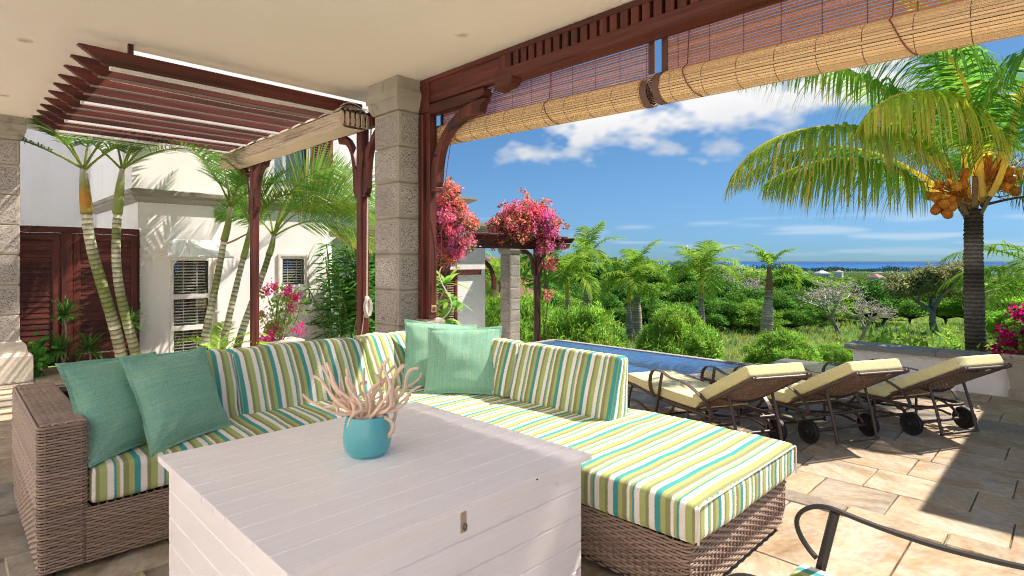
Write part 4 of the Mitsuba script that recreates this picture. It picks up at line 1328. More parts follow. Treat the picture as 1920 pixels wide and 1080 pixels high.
pillow('green heathered throw pillow leaning on the wicker arm, half hidden', (.475, 3.205, .47), (.87, 3.49, .47), (.86, 3.77, .87), (.395, 3.47, .90), 1)
pillow('green heathered throw pillow second from the wicker arm, whole face showing', (.72, 3.205, .462), (1.155, 3.455, .465), (1.11, 3.75, .872), (.65, 3.475, .90), 2)
pillow('green throw pillow standing in the corner, behind another pillow', (2.40, 3.53, .47), (2.79, 3.22, .47), (2.985, 3.40, .885), (2.565, 3.735, .93), 3, vertical=True)
pillow('green throw pillow in front of another at the sofa corner', (2.43, 3.30, .465), (2.77, 2.89, .465), (2.935, 3.06, .905), (2.595, 3.475, .885), 4, vertical=True)

# ================================================================== CHEST TABLE
tb_ = thing('chest_table', 'white-painted planked chest used as a low table in front of the sofa', 'table')
tx0, tx1, ty0, ty1, tz = .622, 1.905, 1.432, 2.684, .60
edges = [1.432, 1.552] + list(np.linspace(1.552, 2.684, 11)[1:])
for a, b_ in zip(edges[:-1], edges[1:]):
    put(tb_, 'top_plank', MB().add(box(tx0, tx1, a + .003, b_ - .003, tz - .024, tz + R.uniform(-.0005, .0003), .0012)), 'm_paint')
put(tb_, 'top_board', MB().add(box(tx0 + .004, tx1 - .004, ty0 + .004, ty1 - .004, tz - .024, tz - .0008)), 'm_white')
bx0, bx1, by0, by1 = tx0 + .035, tx1 - .035, ty0 + .030, ty1 - .03
put(tb_, 'carcase', MB().add(box(bx0 + .012, bx1 - .012, by0 + .012, by1 - .012, .02, tz - .024)), 'm_paint')
zz = [.02, .13, .241, .352, .463, .5755]
for a, b_ in zip(zz[:-1], zz[1:]):
    put(tb_, 'side_board', MB().add(box(bx0, bx1, by0, by0 + .018, a + .0010, b_ - .0010, .0035)), 'm_paint')
    put(tb_, 'side_board', MB().add(box(bx0 - .0015, bx0 + .017, by0 + .003, by1, a + .0010, b_ - .0010, .0035)), 'm_paint')
    put(tb_, 'side_board', MB().add(box(bx1 - .017, bx1 + .0015, by0 + .003, by1, a + .0010, b_ - .0010, .0035)), 'm_paint')
    put(tb_, 'side_board', MB().add(box(bx0, bx1, by1 - .018, by1 + .001, a + .0010, b_ - .0010, .0035)), 'm_paint')
lk = put(tb_, 'lock_plate', MB().add(box(1.219, 1.244, by0 - .003, by0 + .002, .492, .568, .001), (.40, .31, .24)), 'm_metal')
put(lk, 'staple', MB().add(tube(np.stack([1.233 + .007 * np.cos(np.linspace(0, 2 * np.pi, 17)), np.full(17, by0 - .008), .512 + .011 * np.sin(np.linspace(0, 2 * np.pi, 17))], -1), .0025, 6), (.10, .09, .085)), 'm_metal', True)
put(lk, 'screw', MB().add(lathe([(0, 0), (.003, 0), (.003, -.002)], 8), (.25, .2, .16)) if False else MB().add(tube([[1.231, by0 - .0045, .555], [1.231, by0, .555]], .003, 8), (.22, .18, .15)), 'm_metal')
put(tb_, 'knot_hole', MB().add(box(1.562, 1.570, ty0 - .0008, ty0 + .004, .5845, .588), (.03, .025, .02)), 'm_vc')

# ------------------------------------------------------------------ vase with driftwood
VX, VY = 1.245, 2.095
vs = thing('teal_vase', 'round teal glazed vase on the white table', 'vase')
prof = [(0, 0), (.060, 0), (.074, .004), (.090, .025), (.0975, .055), (.0985, .080), (.095, .115), (.088, .148), (.0845, .161), (.083, .1645), (.0805, .1645), (.079, .160), (.083, .14), (.088, .10), (.085, .05), (.06, .012), (0, .012)]
put(vs, 'body', MB().add(lathe(prof, 64, (VX, VY, tz + .001))), 'm_vase', True)
dw = thing('driftwood', 'bunch of pale twisted driftwood sticks standing in the teal vase', 'driftwood')
rng = np.random.default_rng(5)
Rg, Fw = A([.7071, -.7071, 0]), A([.7071, .7071, 0])
tips = [(150, 200), (140, 265), (145, 365), (175, 520), (305, 110), (300, 285), (425, 205), (510, 220), (630, 170), (740, 210), (790, 130), (875, 180), (890, 60), (1010, 125), (1095, 200), (1095, 285), (1135, 345),
        (230, 300), (350, 430), (470, 330), (690, 300), (850, 300), (960, 330), (1010, 470), (560, 380)]
for k, (tx_, ty_) in enumerate(tips):
    lat, hgt = (tx_ - 640) * .000451, (975 - ty_) * .000451
    dep = rng.uniform(-.12, .14)
    b_ = A([VX, VY, tz + .03]) + Rg * np.clip(-lat * .25 + rng.uniform(-.02, .02), -.06, .06) + Fw * np.clip(-dep * .3, -.05, .05)
    rimlat, rimdep = np.clip(lat * .30, -.066, .066), np.clip(dep * .3, -.04, .04)
    rim_ = A([VX, VY, tz + .172]) + Rg * rimlat + Fw * rimdep
    tip = A([VX, VY, tz + hgt]) + Rg * lat + Fw * dep
    P = [b_, rim_]
    for q in (.3, .55, .8):
        bow = A([0, 0, .03]) * (np.sin(np.pi * q) if abs(lat) > .12 and hgt > .25 else 0) * -.5
        P.append(rim_ + (tip - rim_) * q + bow + rng.normal(0, .012, 3) * A([1, 1, .7]))
    P.append(tip)
    c = spl(P, 34)
    r0 = rng.uniform(.0075, .0105)
    rad_ = np.linspace(r0, r0 * rng.uniform(.55, .8), 34) * (1 + .12 * np.sin(np.linspace(0, 21, 34) + k))
    st = put(dw, 'stick', MB().add(tube(c, rad_, 7), A([.76, .57, .45]) * rng.uniform(.85, 1.12)), 'm_vc', True)
    if k % 3 == 0:
        i0 = 20
        d = unit(c[i0 + 2] - c[i0]) + rng.normal(0, .5, 3)
        e = spl([c[i0], c[i0] + unit(d) * .03, c[i0] + unit(d) * .06 + A([0, 0, .02])], 10)
        put(st, 'twig', MB().add(tube(e, np.linspace(.0055, .0035, 10), 6), A([.66, .47, .36])), 'm_vc', True)

# ================================================================== SUN LOUNGERS
BR = (.060, .038, .034)
BR2 = (.085, .055, .05)
LPARTS = {}


def lounger_parts():
    rng = np.random.default_rng(9)
    out = []

    def add(name, mb, mat, smooth=False, N=None, sub=None):
        out.append((name, mb if isinstance(mb, dict) else mb.dict(mat, smooth, mat in VCMATS, mat in UVMATS), sub))
    rail = [(1.56, .262), (1.42, .268), (1.25, .262), (1.0, .240), (.7, .232), (.4, .238), (.12, .245), (-.03, .245)]
    c = spl([[0, s, z] for s, z in rail], 30)
    for w in (-.285, .285):
        add('side_rail', MB().add(tube(c + A([w, 0, 0]), .017, 8), BR), 'm_metal', True)
        add('front_leg', MB().add(tube(spl([[w, 1.40, .262], [w * 1.02, 1.455, .15], [w * 1.05, 1.47, .0]], 10), .014, 8), BR), 'm_metal', True)
        add('middle_leg', MB().add(tube([[w * 1.08, .80, .505], [w * 1.1, .86, .25], [w * 1.08, .93, .0]], .015, 8), BR), 'm_metal', True)
        add('leg_brace', MB().add(tube(spl([[w, .62, .235], [w * 1.02, .72, .12], [w * 1.06, .90, .05]], 8), .013, 7), BR), 'm_metal', True)
        add('stretcher', MB().add(tube(spl([[w * 1.04, 1.465, .085], [w * 1.04, 1.2, .095], [w * 1.05, .93, .04], [w * 1.05, .6, .075], [w * 1.0, .08, .115]], 20), .012, 7), BR), 'm_metal', True)
        add('rear_leg', MB().add(tube(spl([[w, .20, .24], [w * 1.08, .10, .19], [w * 1.13, .02, .10]], 9), .015, 8), BR), 'm_metal', True)
        add('leg_post', MB().add(tube([[w, .42, .24], [w, .42, .03]], .012, 7), BR), 'm_metal', True)
        arm_ = spl([[w * 1.1, .93, .245], [w * 1.1, 1.01, .36], [w * 1.1, .96, .49], [w * 1.1, .84, .52], [w * 1.1, .66, .485], [w * 1.1, .48, .485], [w * 1.1, .25, .435], [w * 1.1, .08, .34], [w * 1.1, .04, .25], [w * 1.1, .10, .205], [w * 1.1, .17, .225]], 48)
        T_ = unit(np.gradient(arm_, axis=0))
        # the arm is a flat strap whose width lies across the lounger
        Bx = A([1., 0, 0])
        Nn = np.cross(T_, Bx)
        wd, th = .019, .004
        V = np.stack([arm_ + Nn * th + Bx * wd, arm_ - Nn * th + Bx * wd, arm_ - Nn * th - Bx * wd, arm_ + Nn * th - Bx * wd], 1).reshape(-1, 3)
        i, j = np.meshgrid(np.arange(len(arm_) - 1), np.arange(4), indexing='ij')
        q = np.stack([i * 4 + j, i * 4 + (j + 1) % 4, (i + 1) * 4 + (j + 1) % 4, (i + 1) * 4 + j], -1).reshape(-1, 4)
        o = (len(arm_) - 1) * 4
        add('armrest', MB().add((V, np.vstack([q[:, [0, 1, 2]], q[:, [0, 2, 3]], [[0, 2, 1], [0, 3, 2], [o, o + 1, o + 2], [o, o + 2, o + 3]]])), BR2), 'm_metal', 30 if False else False)
        sx = 1 if w > 0 else -1
        wl = MB().add(mv(lathe([(.0, -.02), (.06, -.02), (.066, -.012), (.096, -.024), (.102, -.016), (.102, .016), (.096, .024), (.066, .012), (.06, .02), (0, .02)], 28)), (.014, .014, .015))
        v = wl.v[0]
        wl.v[0] = np.stack([v[:, 2] + w * 1.22, v[:, 0], v[:, 1] + .102], 1)
        add('wheel', wl, 'm_rubber', 35)
        hub = MB()
        for k in range(8):
            a = k * np.pi / 4
            hub.add(tube([[w * 1.22 + sx * .012, .02 * math.cos(a), .102 + .02 * math.sin(a)], [w * 1.22 + sx * .014, .062 * math.cos(a), .102 + .062 * math.sin(a)]], .007, 5), (.03, .03, .032))
        hub.add(tube([[w * 1.22, 0, .102], [w * 1.22 + sx * .03, 0, .102]], .018, 10), (.03, .03, .032))
        add('wheel_spokes', hub, 'm_metal', True, None, 'wheel' + ('_001' if w > 0 else ''))
    for s, z, r_ in ((1.53, .262, .014), (.93, .05, .012), (-.03, .245, .014), (0, .102, .016), (.42, .05, .011)):
        ww = .285 if s != 0 else .34
        add('cross_bar', MB().add(tube([[-ww, s, z], [ww, s, z]], r_, 8), BR), 'm_metal', True)
    # back
    h0, h1 = A([0, .30, .275]), A([0, -.40, .668])
    d = unit(h1 - h0)
    for w in (-.275, .275):
        add('back_rail', MB().add(tube([h0 + A([w, 0, 0]), h1 + A([w, 0, 0])], .016, 8), BR2).add(tube([h1 + A([w, 0, 0]) - d * .02, h1 + A([w, 0, 0]) + d * .03], [.020, .022], 10), BR2), 'm_metal', True)
    add('head_bar', MB().add(tube([h1 + A([-.275, 0, 0]), h1 + A([.275, 0, 0])], .0155, 10), BR2), 'm_metal', True)
    nrm = unit(np.cross(A([1, 0, 0]), d))
    up = nrm if nrm[2] > 0 else -nrm
    # woven back panel: crossed strips
    pn = MB()
    Lb = np.linalg.norm(h1 - h0)
    for k in range(44):
        s = Lb * (.02 + .90 * k / 43)
        x = np.linspace(-.265, .265, 25)
        dz = -.05 * np.sin(np.pi * np.clip(s / Lb, 0, 1)) * (1 - (x / .27) ** 2) + .0022 * np.where((np.arange(25) + k) % 2 == 0, 1, -1)
        pn.add(flatbar(h0 + d * s + x[:, None] * A([1, 0, 0]) + dz[:, None] * up, .0095, .0016, up), A([.18, .115, .085]) * rng.uniform(.8, 1.2))
    for k in range(38):
        x = -.262 + .524 * k / 37
        s = np.linspace(.01, .92 * Lb, 23)
        dz = -.05 * np.sin(np.pi * np.clip(s / Lb, 0, 1)) * (1 - (x / .27) ** 2)
        pn.add(flatbar(h0 + d * s[:, None] + A([x, 0, 0]) + dz[:, None] * up, .0085, .0016, up), A([.155, .10, .075]) * rng.uniform(.8, 1.2))
    add('back_panel', pn, 'm_wicker')
    add('panel_bow', MB().add(tube(spl([h0 + d * .33 + A([-.26, 0, 0]), h0 + d * .33 - up * .062, h0 + d * .33 + A([.26, 0, 0])], 14), .011, 7), (.035, .022, .02)), 'm_metal', True)
    # seat panel
    add('seat_panel', MB().add(box(-.27, .27, .28, 1.5, .245, .262), (.16, .09, .06)), 'm_wicker')
    # the prop that holds the back up
    a0, a1 = h0 + d * .42, A([0, -.19, .045])
    for w in (-.225, .225):
        add('prop_leg', MB().add(tube([a0 + A([w, 0, 0]), (a0 + a1) / 2 + A([w, -.008, 0]), a1 + A([w, 0, 0])], .013, 8), BR), 'm_metal', True)
    add('prop_bar', MB().add(tube([a1 + A([-.24, 0, 0]), a1 + A([.24, 0, 0])], .013, 8), BR), 'm_metal', True)
    # cushions
    V, F, N, UV = patch_box(.29, .635, .046, .02, (0, 0, .008), 20, 'x')
    V = V + A([0, .90, .318]) + np.stack([0 * V[:, 0], 0 * V[:, 0], -.018 * np.sin((V[:, 1] + .635) / 1.27 * np.pi)], 1)
    add('seat_cushion', mk(V, F, 'm_lounger', False, None, UV, N), '')
    V, F, N, UV = patch_box(.29, .40, .048, .02, (0, 0, .006), 20, 'x')
    X_, Y_, Z_ = A([1, 0, 0]), -d, up
    Rm = A([X_, Y_, Z_])
    ctr = h0 + d * (Lb * .50 + .00) + up * .072
    add('back_cushion', mk(V @ Rm + ctr, F, 'm_lounger', False, None, UV, N @ Rm), '')
    return out


LP = lounger_parts()
for (x, y), lab in (((4.92, 2.06), 'yellow-cushioned wheeled sun lounger nearest the sofa'), ((5.70, 1.537), 'middle one of the three yellow-cushioned sun loungers'), ((6.62, .945), 'yellow-cushioned wheeled sun lounger nearest the low wall')):
    t = thing('sun_lounger', lab, 'sun lounger', 'sun loungers on the pool deck')
    M4 = T().translate([x, y, DECK]).rotate([0, 0, 1], -26.7)
    seen = {}
    for name, d_, sub in LP:
        key = uniq(f'{t}__{sub}__{name.replace("wheel_", "")}' if sub else f'{t}__{name}')
        scene[key] = copy(d_, M4)

# ================================================================== DINING CHAIR AT THE RIGHT
ch = thing('dining_chair', 'dark metal armchair with a striped seat cushion at the bottom right corner', 'chair')
CB = (.022, .017, .016)
armc = spl([[1.872, .565, .500], [1.874, .608, .545], [1.872, .622, .60], [1.868, .590, .645], [1.866, .545, .664], [1.866, .48, .660], [1.866, .38, .648], [1.868, .25, .642], [1.872, .12, .648], [1.876, -.05, .665]], 60)
for x in (1.869, 1.33):
    c = armc + A([x - 1.869, 0, 0])
    put(ch, 'armrest', MB().add(flatbar(c, .030, .013, [1, 0, 0]) if False else tube(c, .0115, 10, flat=.60, up=[1, 0, 0]), CB), 'm_metal', True)
    put(ch, 'front_leg', MB().add(tube([[x, .515, .655], [x, .565, .42], [x, .575, .0]], .014, 10), CB), 'm_metal', True)
    put(ch, 'rear_leg', MB().add(tube(spl([[x, -.05, .95], [x, -.05, .665], [x, -.02, .42], [x, -.12, 0]], 12), .014, 8), CB), 'm_metal', True)
put(ch, 'seat_frame', MB().add(box(1.335, 1.862, 0, .575, .395, .42, .006), CB), 'm_metal')
put(ch, 'back_frame', MB().add(tube([[1.33, -.05, .94], [1.869, -.05, .94]], .014, 8), CB), 'm_metal', True)
cushion(ch, 'seat_cushion', (1.592, .30, .452), (.262, .305, .032), .018, (0, 0, .008), 'x', None, .03, n=14)

# ================================================================== PLANTING
def rot(P, deg):
    c, s = math.cos(math.radians(deg)), math.sin(math.radians(deg))
    return A(P) @ A([[c, s, 0], [-s, c, 0], [0, 0, 1]])


def ring_trunk(C, r0, r1, pitch, light, dark, n=12, seed=0, rough=0.0, swell=0.0, ringw=.22, patch=None):
    """A ringed palm trunk along C: pale between the leaf scars, which are dark and a little proud."""
    rng = np.random.default_rng(seed)
    C = A(C)
    s = np.concatenate([[0], np.cumsum(np.linalg.norm(np.diff(C, axis=0), axis=1))])
    k = max(3, int(s[-1] / pitch))
    q, typ = [], []
    for i in range(k):
        a = i * s[-1] / k
        h = s[-1] / k
        q += [a, a + h * (1 - ringw) * .5, a + h * (1 - ringw), a + h * (1 - ringw * .5)]
        typ += [0, 0, 1, 1]
    q, typ = A(q + [s[-1]]), np.array(typ + [0])
    P = np.stack([np.interp(q, s, C[:, i]) for i in range(3)], 1)
    x = q / s[-1]
    r = (r0 + (r1 - r0) * x + swell * np.sin(np.pi * np.clip(x * 1.1, 0, 1)) ** 2) * np.where(typ == 1, 1.045, 1.0)
    V, F = tube(P, r, n)
    V[:len(P) * n] += rng.normal(0, rough, (len(P) * n, 3))
    ringtone = np.exp(rng.normal(0, .18, (k + 1, 1)))
    col = np.where(typ[:, None] == 1, A(dark), A(light)) * ringtone[np.minimum(np.arange(len(q)) // 4, k)]
    if patch is not None:
        w = np.clip(meshkit.noise(np.stack([q * 3.1, q * 0, q * 0 + seed], -1), 2) * 3 - 1.2, 0, 1)[:, None]
        col = col * (1 - w) + A(patch) * w * np.where(typ[:, None] == 1, .45, 1)
    col = np.repeat(col, n, 0) * np.exp(rng.normal(0, .12, (len(P) * n, 1)))
    col = np.vstack([col, col[:1], col[-1:]])
    return (V, F), col


def leafm(k, *a, **b):
    m = frond(*a, **b)
    m.leaf = k
    return m


# ------------------------------------------------------------------ slender palms in the court
def court_palm(label, pts, shaft, fr, r0=.054, r1=.040, seed=0, lc=(.46, .48, .33), orange=False, L=.50, nl=42, hg=.28, tw=0, group='slender ringed palms in the court'):
    rng = np.random.default_rng(seed)
    t = thing('court_palm', label, 'palm', group)
    C = spl(pts, 40)
    vf, col = ring_trunk(C, r0, r1, .062, lc, (.15, .125, .085), 12, seed, .0010, ringw=.13, patch=(.21, .25, .09))
    put(t, 'trunk', MB().add(vf, col), 'm_vc', True)
    S = spl(shaft, 18)
    x = np.linspace(0, 1, 18)
    rs = r1 * 1.25 * (1 - .48 * x) * (1 + .12 * np.sin(np.pi * x))
    V, F = tube(S, rs, 12)
    cg = A([.25, .32, .09])[None] * np.ones((18, 1)) * (1 - .25 * x[:, None])
    cg = np.repeat(cg, 12, 0)
    if orange:
        th = np.tile(np.arange(12), 18)
        w = np.exp(-((np.repeat(x, 12) - .30) / .26) ** 2) * ((th >= 0) & (th <= 11))
        cg = cg * (1 - w[:, None] * .85) + A([.50, .20, .03]) * w[:, None] * .85
    w = np.clip((np.repeat(x, 12) - .62) * 3, 0, 1)[:, None]
    cg = cg * (1 - w) + A([.42, .38, .32]) * w
    put(t, 'crownshaft', MB().add((V, F), np.vstack([cg, cg[:1], cg[-1:]])), 'm_vc', True)
    b_ = S[-1]
    for k, f_ in enumerate(fr):
        az, el, ln, dp = f_[:4]
        tip = f_[4] if len(f_) > 4 else None
        put(t, 'frond', leafm(1.35 if tw == 0 else 1.9, arc_frond(b_ - A([0, 0, .02 * (k % 3)]), az, el, ln, dp), n=nl, L=L * (ln / 1.5) ** .5, W=.034 if tw == 0 else .021, start=.24, hang=hg, fwd=.55, up=.25, twist=tw, jit=.06, col=(.085, .19, .03), tipcol=tip or (.12, .22, .04), rcol=(.22, .30, .06), rr=.016, rng=rng, segs=4, dried=.05 if tip else .01), 'm_leaf')
    return t


court_palm('slim ringed palm with an orange patch on its green crownshaft, before the red gate', [(1.70, 9.0, -.15), (1.60, 8.92, .45), (1.42, 8.84, 1.15), (1.31, 8.80, 1.62), (1.27, 8.80, 2.0)], [(1.27, 8.80, 2.0), (1.25, 8.80, 2.25), (1.235, 8.80, 2.55)],
           [(150, 33, 1.7, 40), (120, 62, 1.5, 50), (60, 76, 1.5, 45), (-30, 66, 1.6, 60), (-48, 40, 1.7, 30), (10, 55, 1.4, 70), (200, 60, 1.3, 60)], .072, .056, 1, orange=True)
court_palm('slim ringed palm right of the one with the orange patch, before the red gate', [(1.86, 8.9, -.15), (1.74, 8.85, .45), (1.60, 8.82, 1.15), (1.575, 8.80, 1.65), (1.59, 8.80, 2.02)], [(1.59, 8.80, 2.02), (1.61, 8.80, 2.3), (1.645, 8.80, 2.60)],
           [(-42, 36, 1.75, 92, (.20, .19, .04)), (140, 48, 1.4, 40), (100, 70, 1.5, 50), (20, 75, 1.5, 60), (-20, 60, 1.5, 60), (60, 55, 1.4, 60)], .062, .048, 2)
court_palm('ringed palm with a peeling brown sheath, left of the two before the tall window', [(2.52, 8.72, -.15), (2.66, 8.74, .6), (2.80, 8.78, 1.25), (2.88, 8.80, 1.70)], [(2.88, 8.80, 1.70), (2.94, 8.80, 1.96), (2.97, 8.80, 2.2)],
           [(130, 68, 1.4, 40), (95, 78, 1.4, 40), (-60, 74, 1.4, 60), (20, 68, 1.4, 50), (-35, 52, 1.1, 70)], .054, .042, 3, L=.42, nl=34)
court_palm('ringed palm leaning right, the right one of the two before the tall window', [(2.78, 8.72, -.15), (2.93, 8.76, .55), (3.08, 8.80, 1.15), (3.16, 8.82, 1.45)], [(3.16, 8.82, 1.45), (3.22, 8.82, 1.70), (3.26, 8.82, 1.95)],
           [(100, 80, 1.3, 40), (-10, 76, 1.3, 50), (-50, 62, 1.3, 90, (.33, .27, .04)), (150, 70, 1.1, 50)], .050, .038, 4, L=.42, nl=34)
court_palm('leaning palm with big arching yellow-tipped fronds, behind the left pergola post', [(2.98, 8.75, -.15), (3.18, 8.80, .5), (3.44, 8.86, 1.15), (3.56, 8.88, 1.5)], [(3.56, 8.88, 1.5), (3.61, 8.89, 1.64), (3.64, 8.9, 1.80)],
           [(-45, 70, 1.8, 125, (.45, .36, .04)), (-40, 36, 1.75, 100, (.45, .36, .04)), (-60, 80, 1.9, 95), (-28, 66, 2.2, 110), (20, 72, 1.7, 70), (100, 78, 1.5, 70), (-47, 52, 2.1, 110), (150, 62, 1.0, 90)], .055, .042, 5, L=.52, nl=62, hg=.16, tw=55)
pe = thing('peeled_sheath', 'dry brown leaf sheath hanging off the ringed palm by the tall window', 'leaf sheath')
put(pe, 'sheath', MB().add(flatbar(spl([[2.90, 8.74, 1.66], [3.02, 8.70, 1.72], [3.15, 8.68, 1.80], [3.20, 8.68, 1.83]], 10), .07, .006, [0, .3, 1]), (.36, .19, .10)), 'm_vc')


def rosette(mb, c, n, L, W, rng, col, el=(-25, 75), hang=.25):
    az = rng.uniform(0, 2 * np.pi, n)
    e = np.radians(rng.uniform(*el, n))
    D = np.stack([np.cos(az) * np.cos(e), np.sin(az) * np.cos(e), np.sin(e)], 1)
    l = L * rng.uniform(.75, 1.1, n)
    S = unit(np.cross(D, [0, 0, 1.0]))
    pts, cur = [np.tile(A(c), (n, 1))], np.tile(A(c), (n, 1))
    for j in range(4):
        cur = cur + unit(D + A([0, 0, -hang * (j + .5) * .5])) * (l / 4)[:, None]
        pts.append(cur)
    pts = np.stack(pts, 1)
    wp = A([.5, 1, .9, .6, .05])
    Wd = W / 2 * wp[None, :, None] * S[:, None, :]
    V = np.stack([pts + Wd, pts - Wd], 2).reshape(-1, 3)
    i0 = (np.arange(n) * 10)[:, None]
    F = []
    for j in range(4):
        a = 2 * j
        F += [i0 + [a, a + 1, a + 3], i0 + [a, a + 3, a + 2]]
    mb.add((V, np.vstack(F)), np.repeat(tint(col, n, rng, .2, .1), 10, 0))


def dracaena(label, base, heads, seed):
    rng = np.random.default_rng(seed)
    t = thing('dracaena', label, 'plant', 'spiky dracaenas along the gate')
    for h in heads:
        c = spl([base, A(base) * .4 + A(h) * .6 + A([.03, 0, -.05]), h], 10)
        st = put(t, 'stem', MB().add(tube(c, .011, 6), (.30, .25, .19)), 'm_vc', True)
        m_ = MB()
        rosette(m_, h, 95, .30, .022, rng, (.05, .135, .028))
        put(st, 'leaves', m_, 'm_leaf', kind='stuff')


dracaena('tallest spiky dracaena, with two heads of leaves, before the red gate', (1.06, 9.12, -.02), [(1.08, 9.1, .72), (1.02, 9.05, .28)], 1)
dracaena('small spiky dracaena between the tall one and the palm trunks', (1.29, 9.1, -.02), [(1.33, 9.1, .26)], 2)
dracaena('spiky dracaena tuft at the right end of the red gate behind the palm trunks', (1.86, 9.25, -.02), [(1.80, 9.2, .55)], 3)
gr = thing('leafy_plant', 'low plant with rounded leaves beside the base of the stone pier', 'plant')
rng = np.random.default_rng(4)
n = 70
P = A([.80, 9.0, .22]) + rng.normal(0, 1, (n, 3)) * A([.07, .07, .12])
lm = MB()
for k in range(n):
    a = np.linspace(0, 2 * np.pi, 9)[:-1]
    nn = unit(rng.normal(0, .5, 3) + A([-.2, -.6, .7]))
    u = unit(np.cross(nn, [0, 0, 1.]))
    w = np.cross(nn, u)
    r_ = rng.uniform(.025, .05)
    V = np.vstack([P[k] + nn * -.01, P[k] + r_ * (np.cos(a)[:, None] * u + np.sin(a)[:, None] * w)])
    lm.add((V, [[0, 1 + j, 1 + (j + 1) % 8] for j in range(8)]), tint((.06, .19, .03), 1, rng)[0])
put(gr, 'leaves', lm, 'm_leaf', kind='stuff')
put(gr, 'stem', MB().add(tube([[.80, 9.0, -.03], [.81, 9.0, .2]], .01, 5), (.15, .2, .06)), 'm_vc')

yp = thing('young_palm', 'young lime-green palm at the foot of the palms by the tall window', 'palm')
for az, el, ln, dp in ((135, 62, .80, 120), (-45, 45, .95, 95), (-30, 62, .8, 90), (200, 40, .6, 80), (60, 70, .7, 60)):
    put(yp, 'frond', frond(arc_frond((2.75, 8.62, .05), az, el, ln, dp), n=34, L=.22, W=.022, start=.15, hang=.25, fwd=.6, up=.2, col=(.20, .36, .04), rcol=(.25, .36, .06), rr=.009, rng=rng), 'm_leaf')

# planter with a magenta bougainvillea by the house
pl = thing('stone_planter', 'small pale stone planter box holding the magenta bougainvillea by the house wall', 'planter')
put(pl, 'box', MB().add(sqsweep(3.52, 4.02, 8.75, 9.15, [(0, -.03), (.0, .05), (.015, .06), (.015, .085), (.03, .09), (.03, .135), (.04, .14), (.04, .16), (0, .165)])), 'm_plinth')


def flowers(mb, centers, spread, n, size, col, rng, v=.18, hue=.10):
    c = A(centers)[rng.integers(0, len(centers), n)]
    P = c + rng.normal(0, 1, (n, 3)) * spread
    D = rdir(n, rng) + A([0, 0, .15])
    V, F, C = leaf_cards(P, D, rdir(n, rng), size * rng.uniform(.7, 1.2, n), size * .85 * rng.uniform(.7, 1.2, n), tint(col, n, rng, v, hue), .12)
    mb.add((V, F), C)


bg = thing('bougainvillea', 'thin magenta bougainvillea growing in the planter box by the house wall', 'bougainvillea')
rng = np.random.default_rng(14)
fm, lm, sm = MB(), MB(), MB()
heads = []
for k in range(15):
    top = A([3.72, 8.92, .0]) + A([rng.uniform(-.38, .36), rng.uniform(-.15, .15), rng.uniform(.35, 1.0)])
    c = spl([[3.75 + rng.uniform(-.06, .06), 8.95, .14], A([3.75, 8.95, .14]) * .5 + top * .5 + rng.normal(0, .05, 3), top], 10)
    sm.add(tube(c, np.linspace(.009, .004, 10), 5), (.22, .17, .12))
    if k % 3 != 1:
        heads.append(top)
    Pn = c[4:] + rng.normal(0, .04, (6, 3))
    V, F, C = leaf_cards(np.repeat(Pn, 4, 0) + rng.normal(0, .03, (24, 3)), rdir(24, rng), rdir(24, rng), .07, .055, tint((.13, .24, .035), 24, rng), .1)
    lm.add((V, F), C)
flowers(fm, heads, A([.042, .042, .038]), 560, .042, (.90, .035, .34), rng)
flowers(fm, [(3.45, 8.9, .24), (3.55, 8.85, .2), (4.05, 8.9, .3)], A([.06, .05, .06]), 240, .042, (.90, .035, .34), rng)
put(bg, 'stems', sm, 'm_vc', kind='stuff')
put(bg, 'flowers', fm, 'm_petal', kind='stuff')
put(bg, 'leaves', lm, 'm_leaf', kind='stuff')

# dense cane shrub between the pergola post and the stone column
cs = thing('cane_shrub', 'tall dense narrow-leaved cane shrub in the recess of the white house', 'shrub')
rng = np.random.default_rng(15)
cm, lm = MB(), MB()
for k in range(44):
    x, y = rng.uniform(4.75, 5.85), rng.uniform(8.75, 9.45)
    hgt = rng.uniform(1.0, 2.0) * (1 - .25 * abs(x - 5.3))
    top = A([x + rng.normal(0, .12), y + rng.normal(0, .12), hgt])
    c = spl([[x, y, -.05], [x * .5 + top[0] * .5 + .02, y, hgt * .5], top], 12)
    cm.add(tube(c, .011, 5), (.16, .22, .06))
    nl = 58
    idx = rng.integers(2, 12, nl)
    P = c[idx] + rng.normal(0, .02, (nl, 3))
    az = rng.uniform(0, 2 * np.pi, nl)
    D = np.stack([np.cos(az), np.sin(az), rng.uniform(-.5, .5, nl)], 1)
    V, F, C = leaf_cards(P, D, A([0, 0, 1.0]) + rng.normal(0, .4, (nl, 3)), rng.uniform(.2, .34, nl), .034, tint((.055, .15, .028), nl, rng, .3), .15)
    lm.add((V, F), C)
put(cs, 'canes', cm, 'm_vc', kind='stuff')
put(cs, 'leaves', lm, 'm_leaf', kind='stuff')

# frangipani right of the timber post
fg = thing('frangipani', 'frangipani with long pale green leaves on bare branches right of the timber post', 'frangipani')
rng = np.random.default_rng(16)
tips = [(4.62, 6.15, 1.02), (4.80, 6.05, 1.10), (4.95, 6.10, .88), (4.55, 6.3, .86), (4.9, 6.2, .60), (4.4, 6.2, 1.15), (4.3, 6.4, .8)]
root = A([4.85, 6.25, -.1])
bm, lv = MB(), MB()
for k, tp_ in enumerate(tips):
    mid = root * .5 + A(tp_) * .5 + rng.normal(0, .07, 3)
    bm.add(tube(spl([root, mid, tp_], 10), np.linspace(.02, .011, 10), 7), (.42, .38, .33))
    rosette(lv, tp_, 17, .40, .085, rng, (.17, .33, .055), (-20, 60), .35)
put(fg, 'branches', bm, 'm_vc', True, kind='stuff')
put(fg, 'leaves', lv, 'm_leaf', kind='stuff')
cbl = thing('white_cable', 'thin white cable hanging from the foot of the timber post', 'cable')
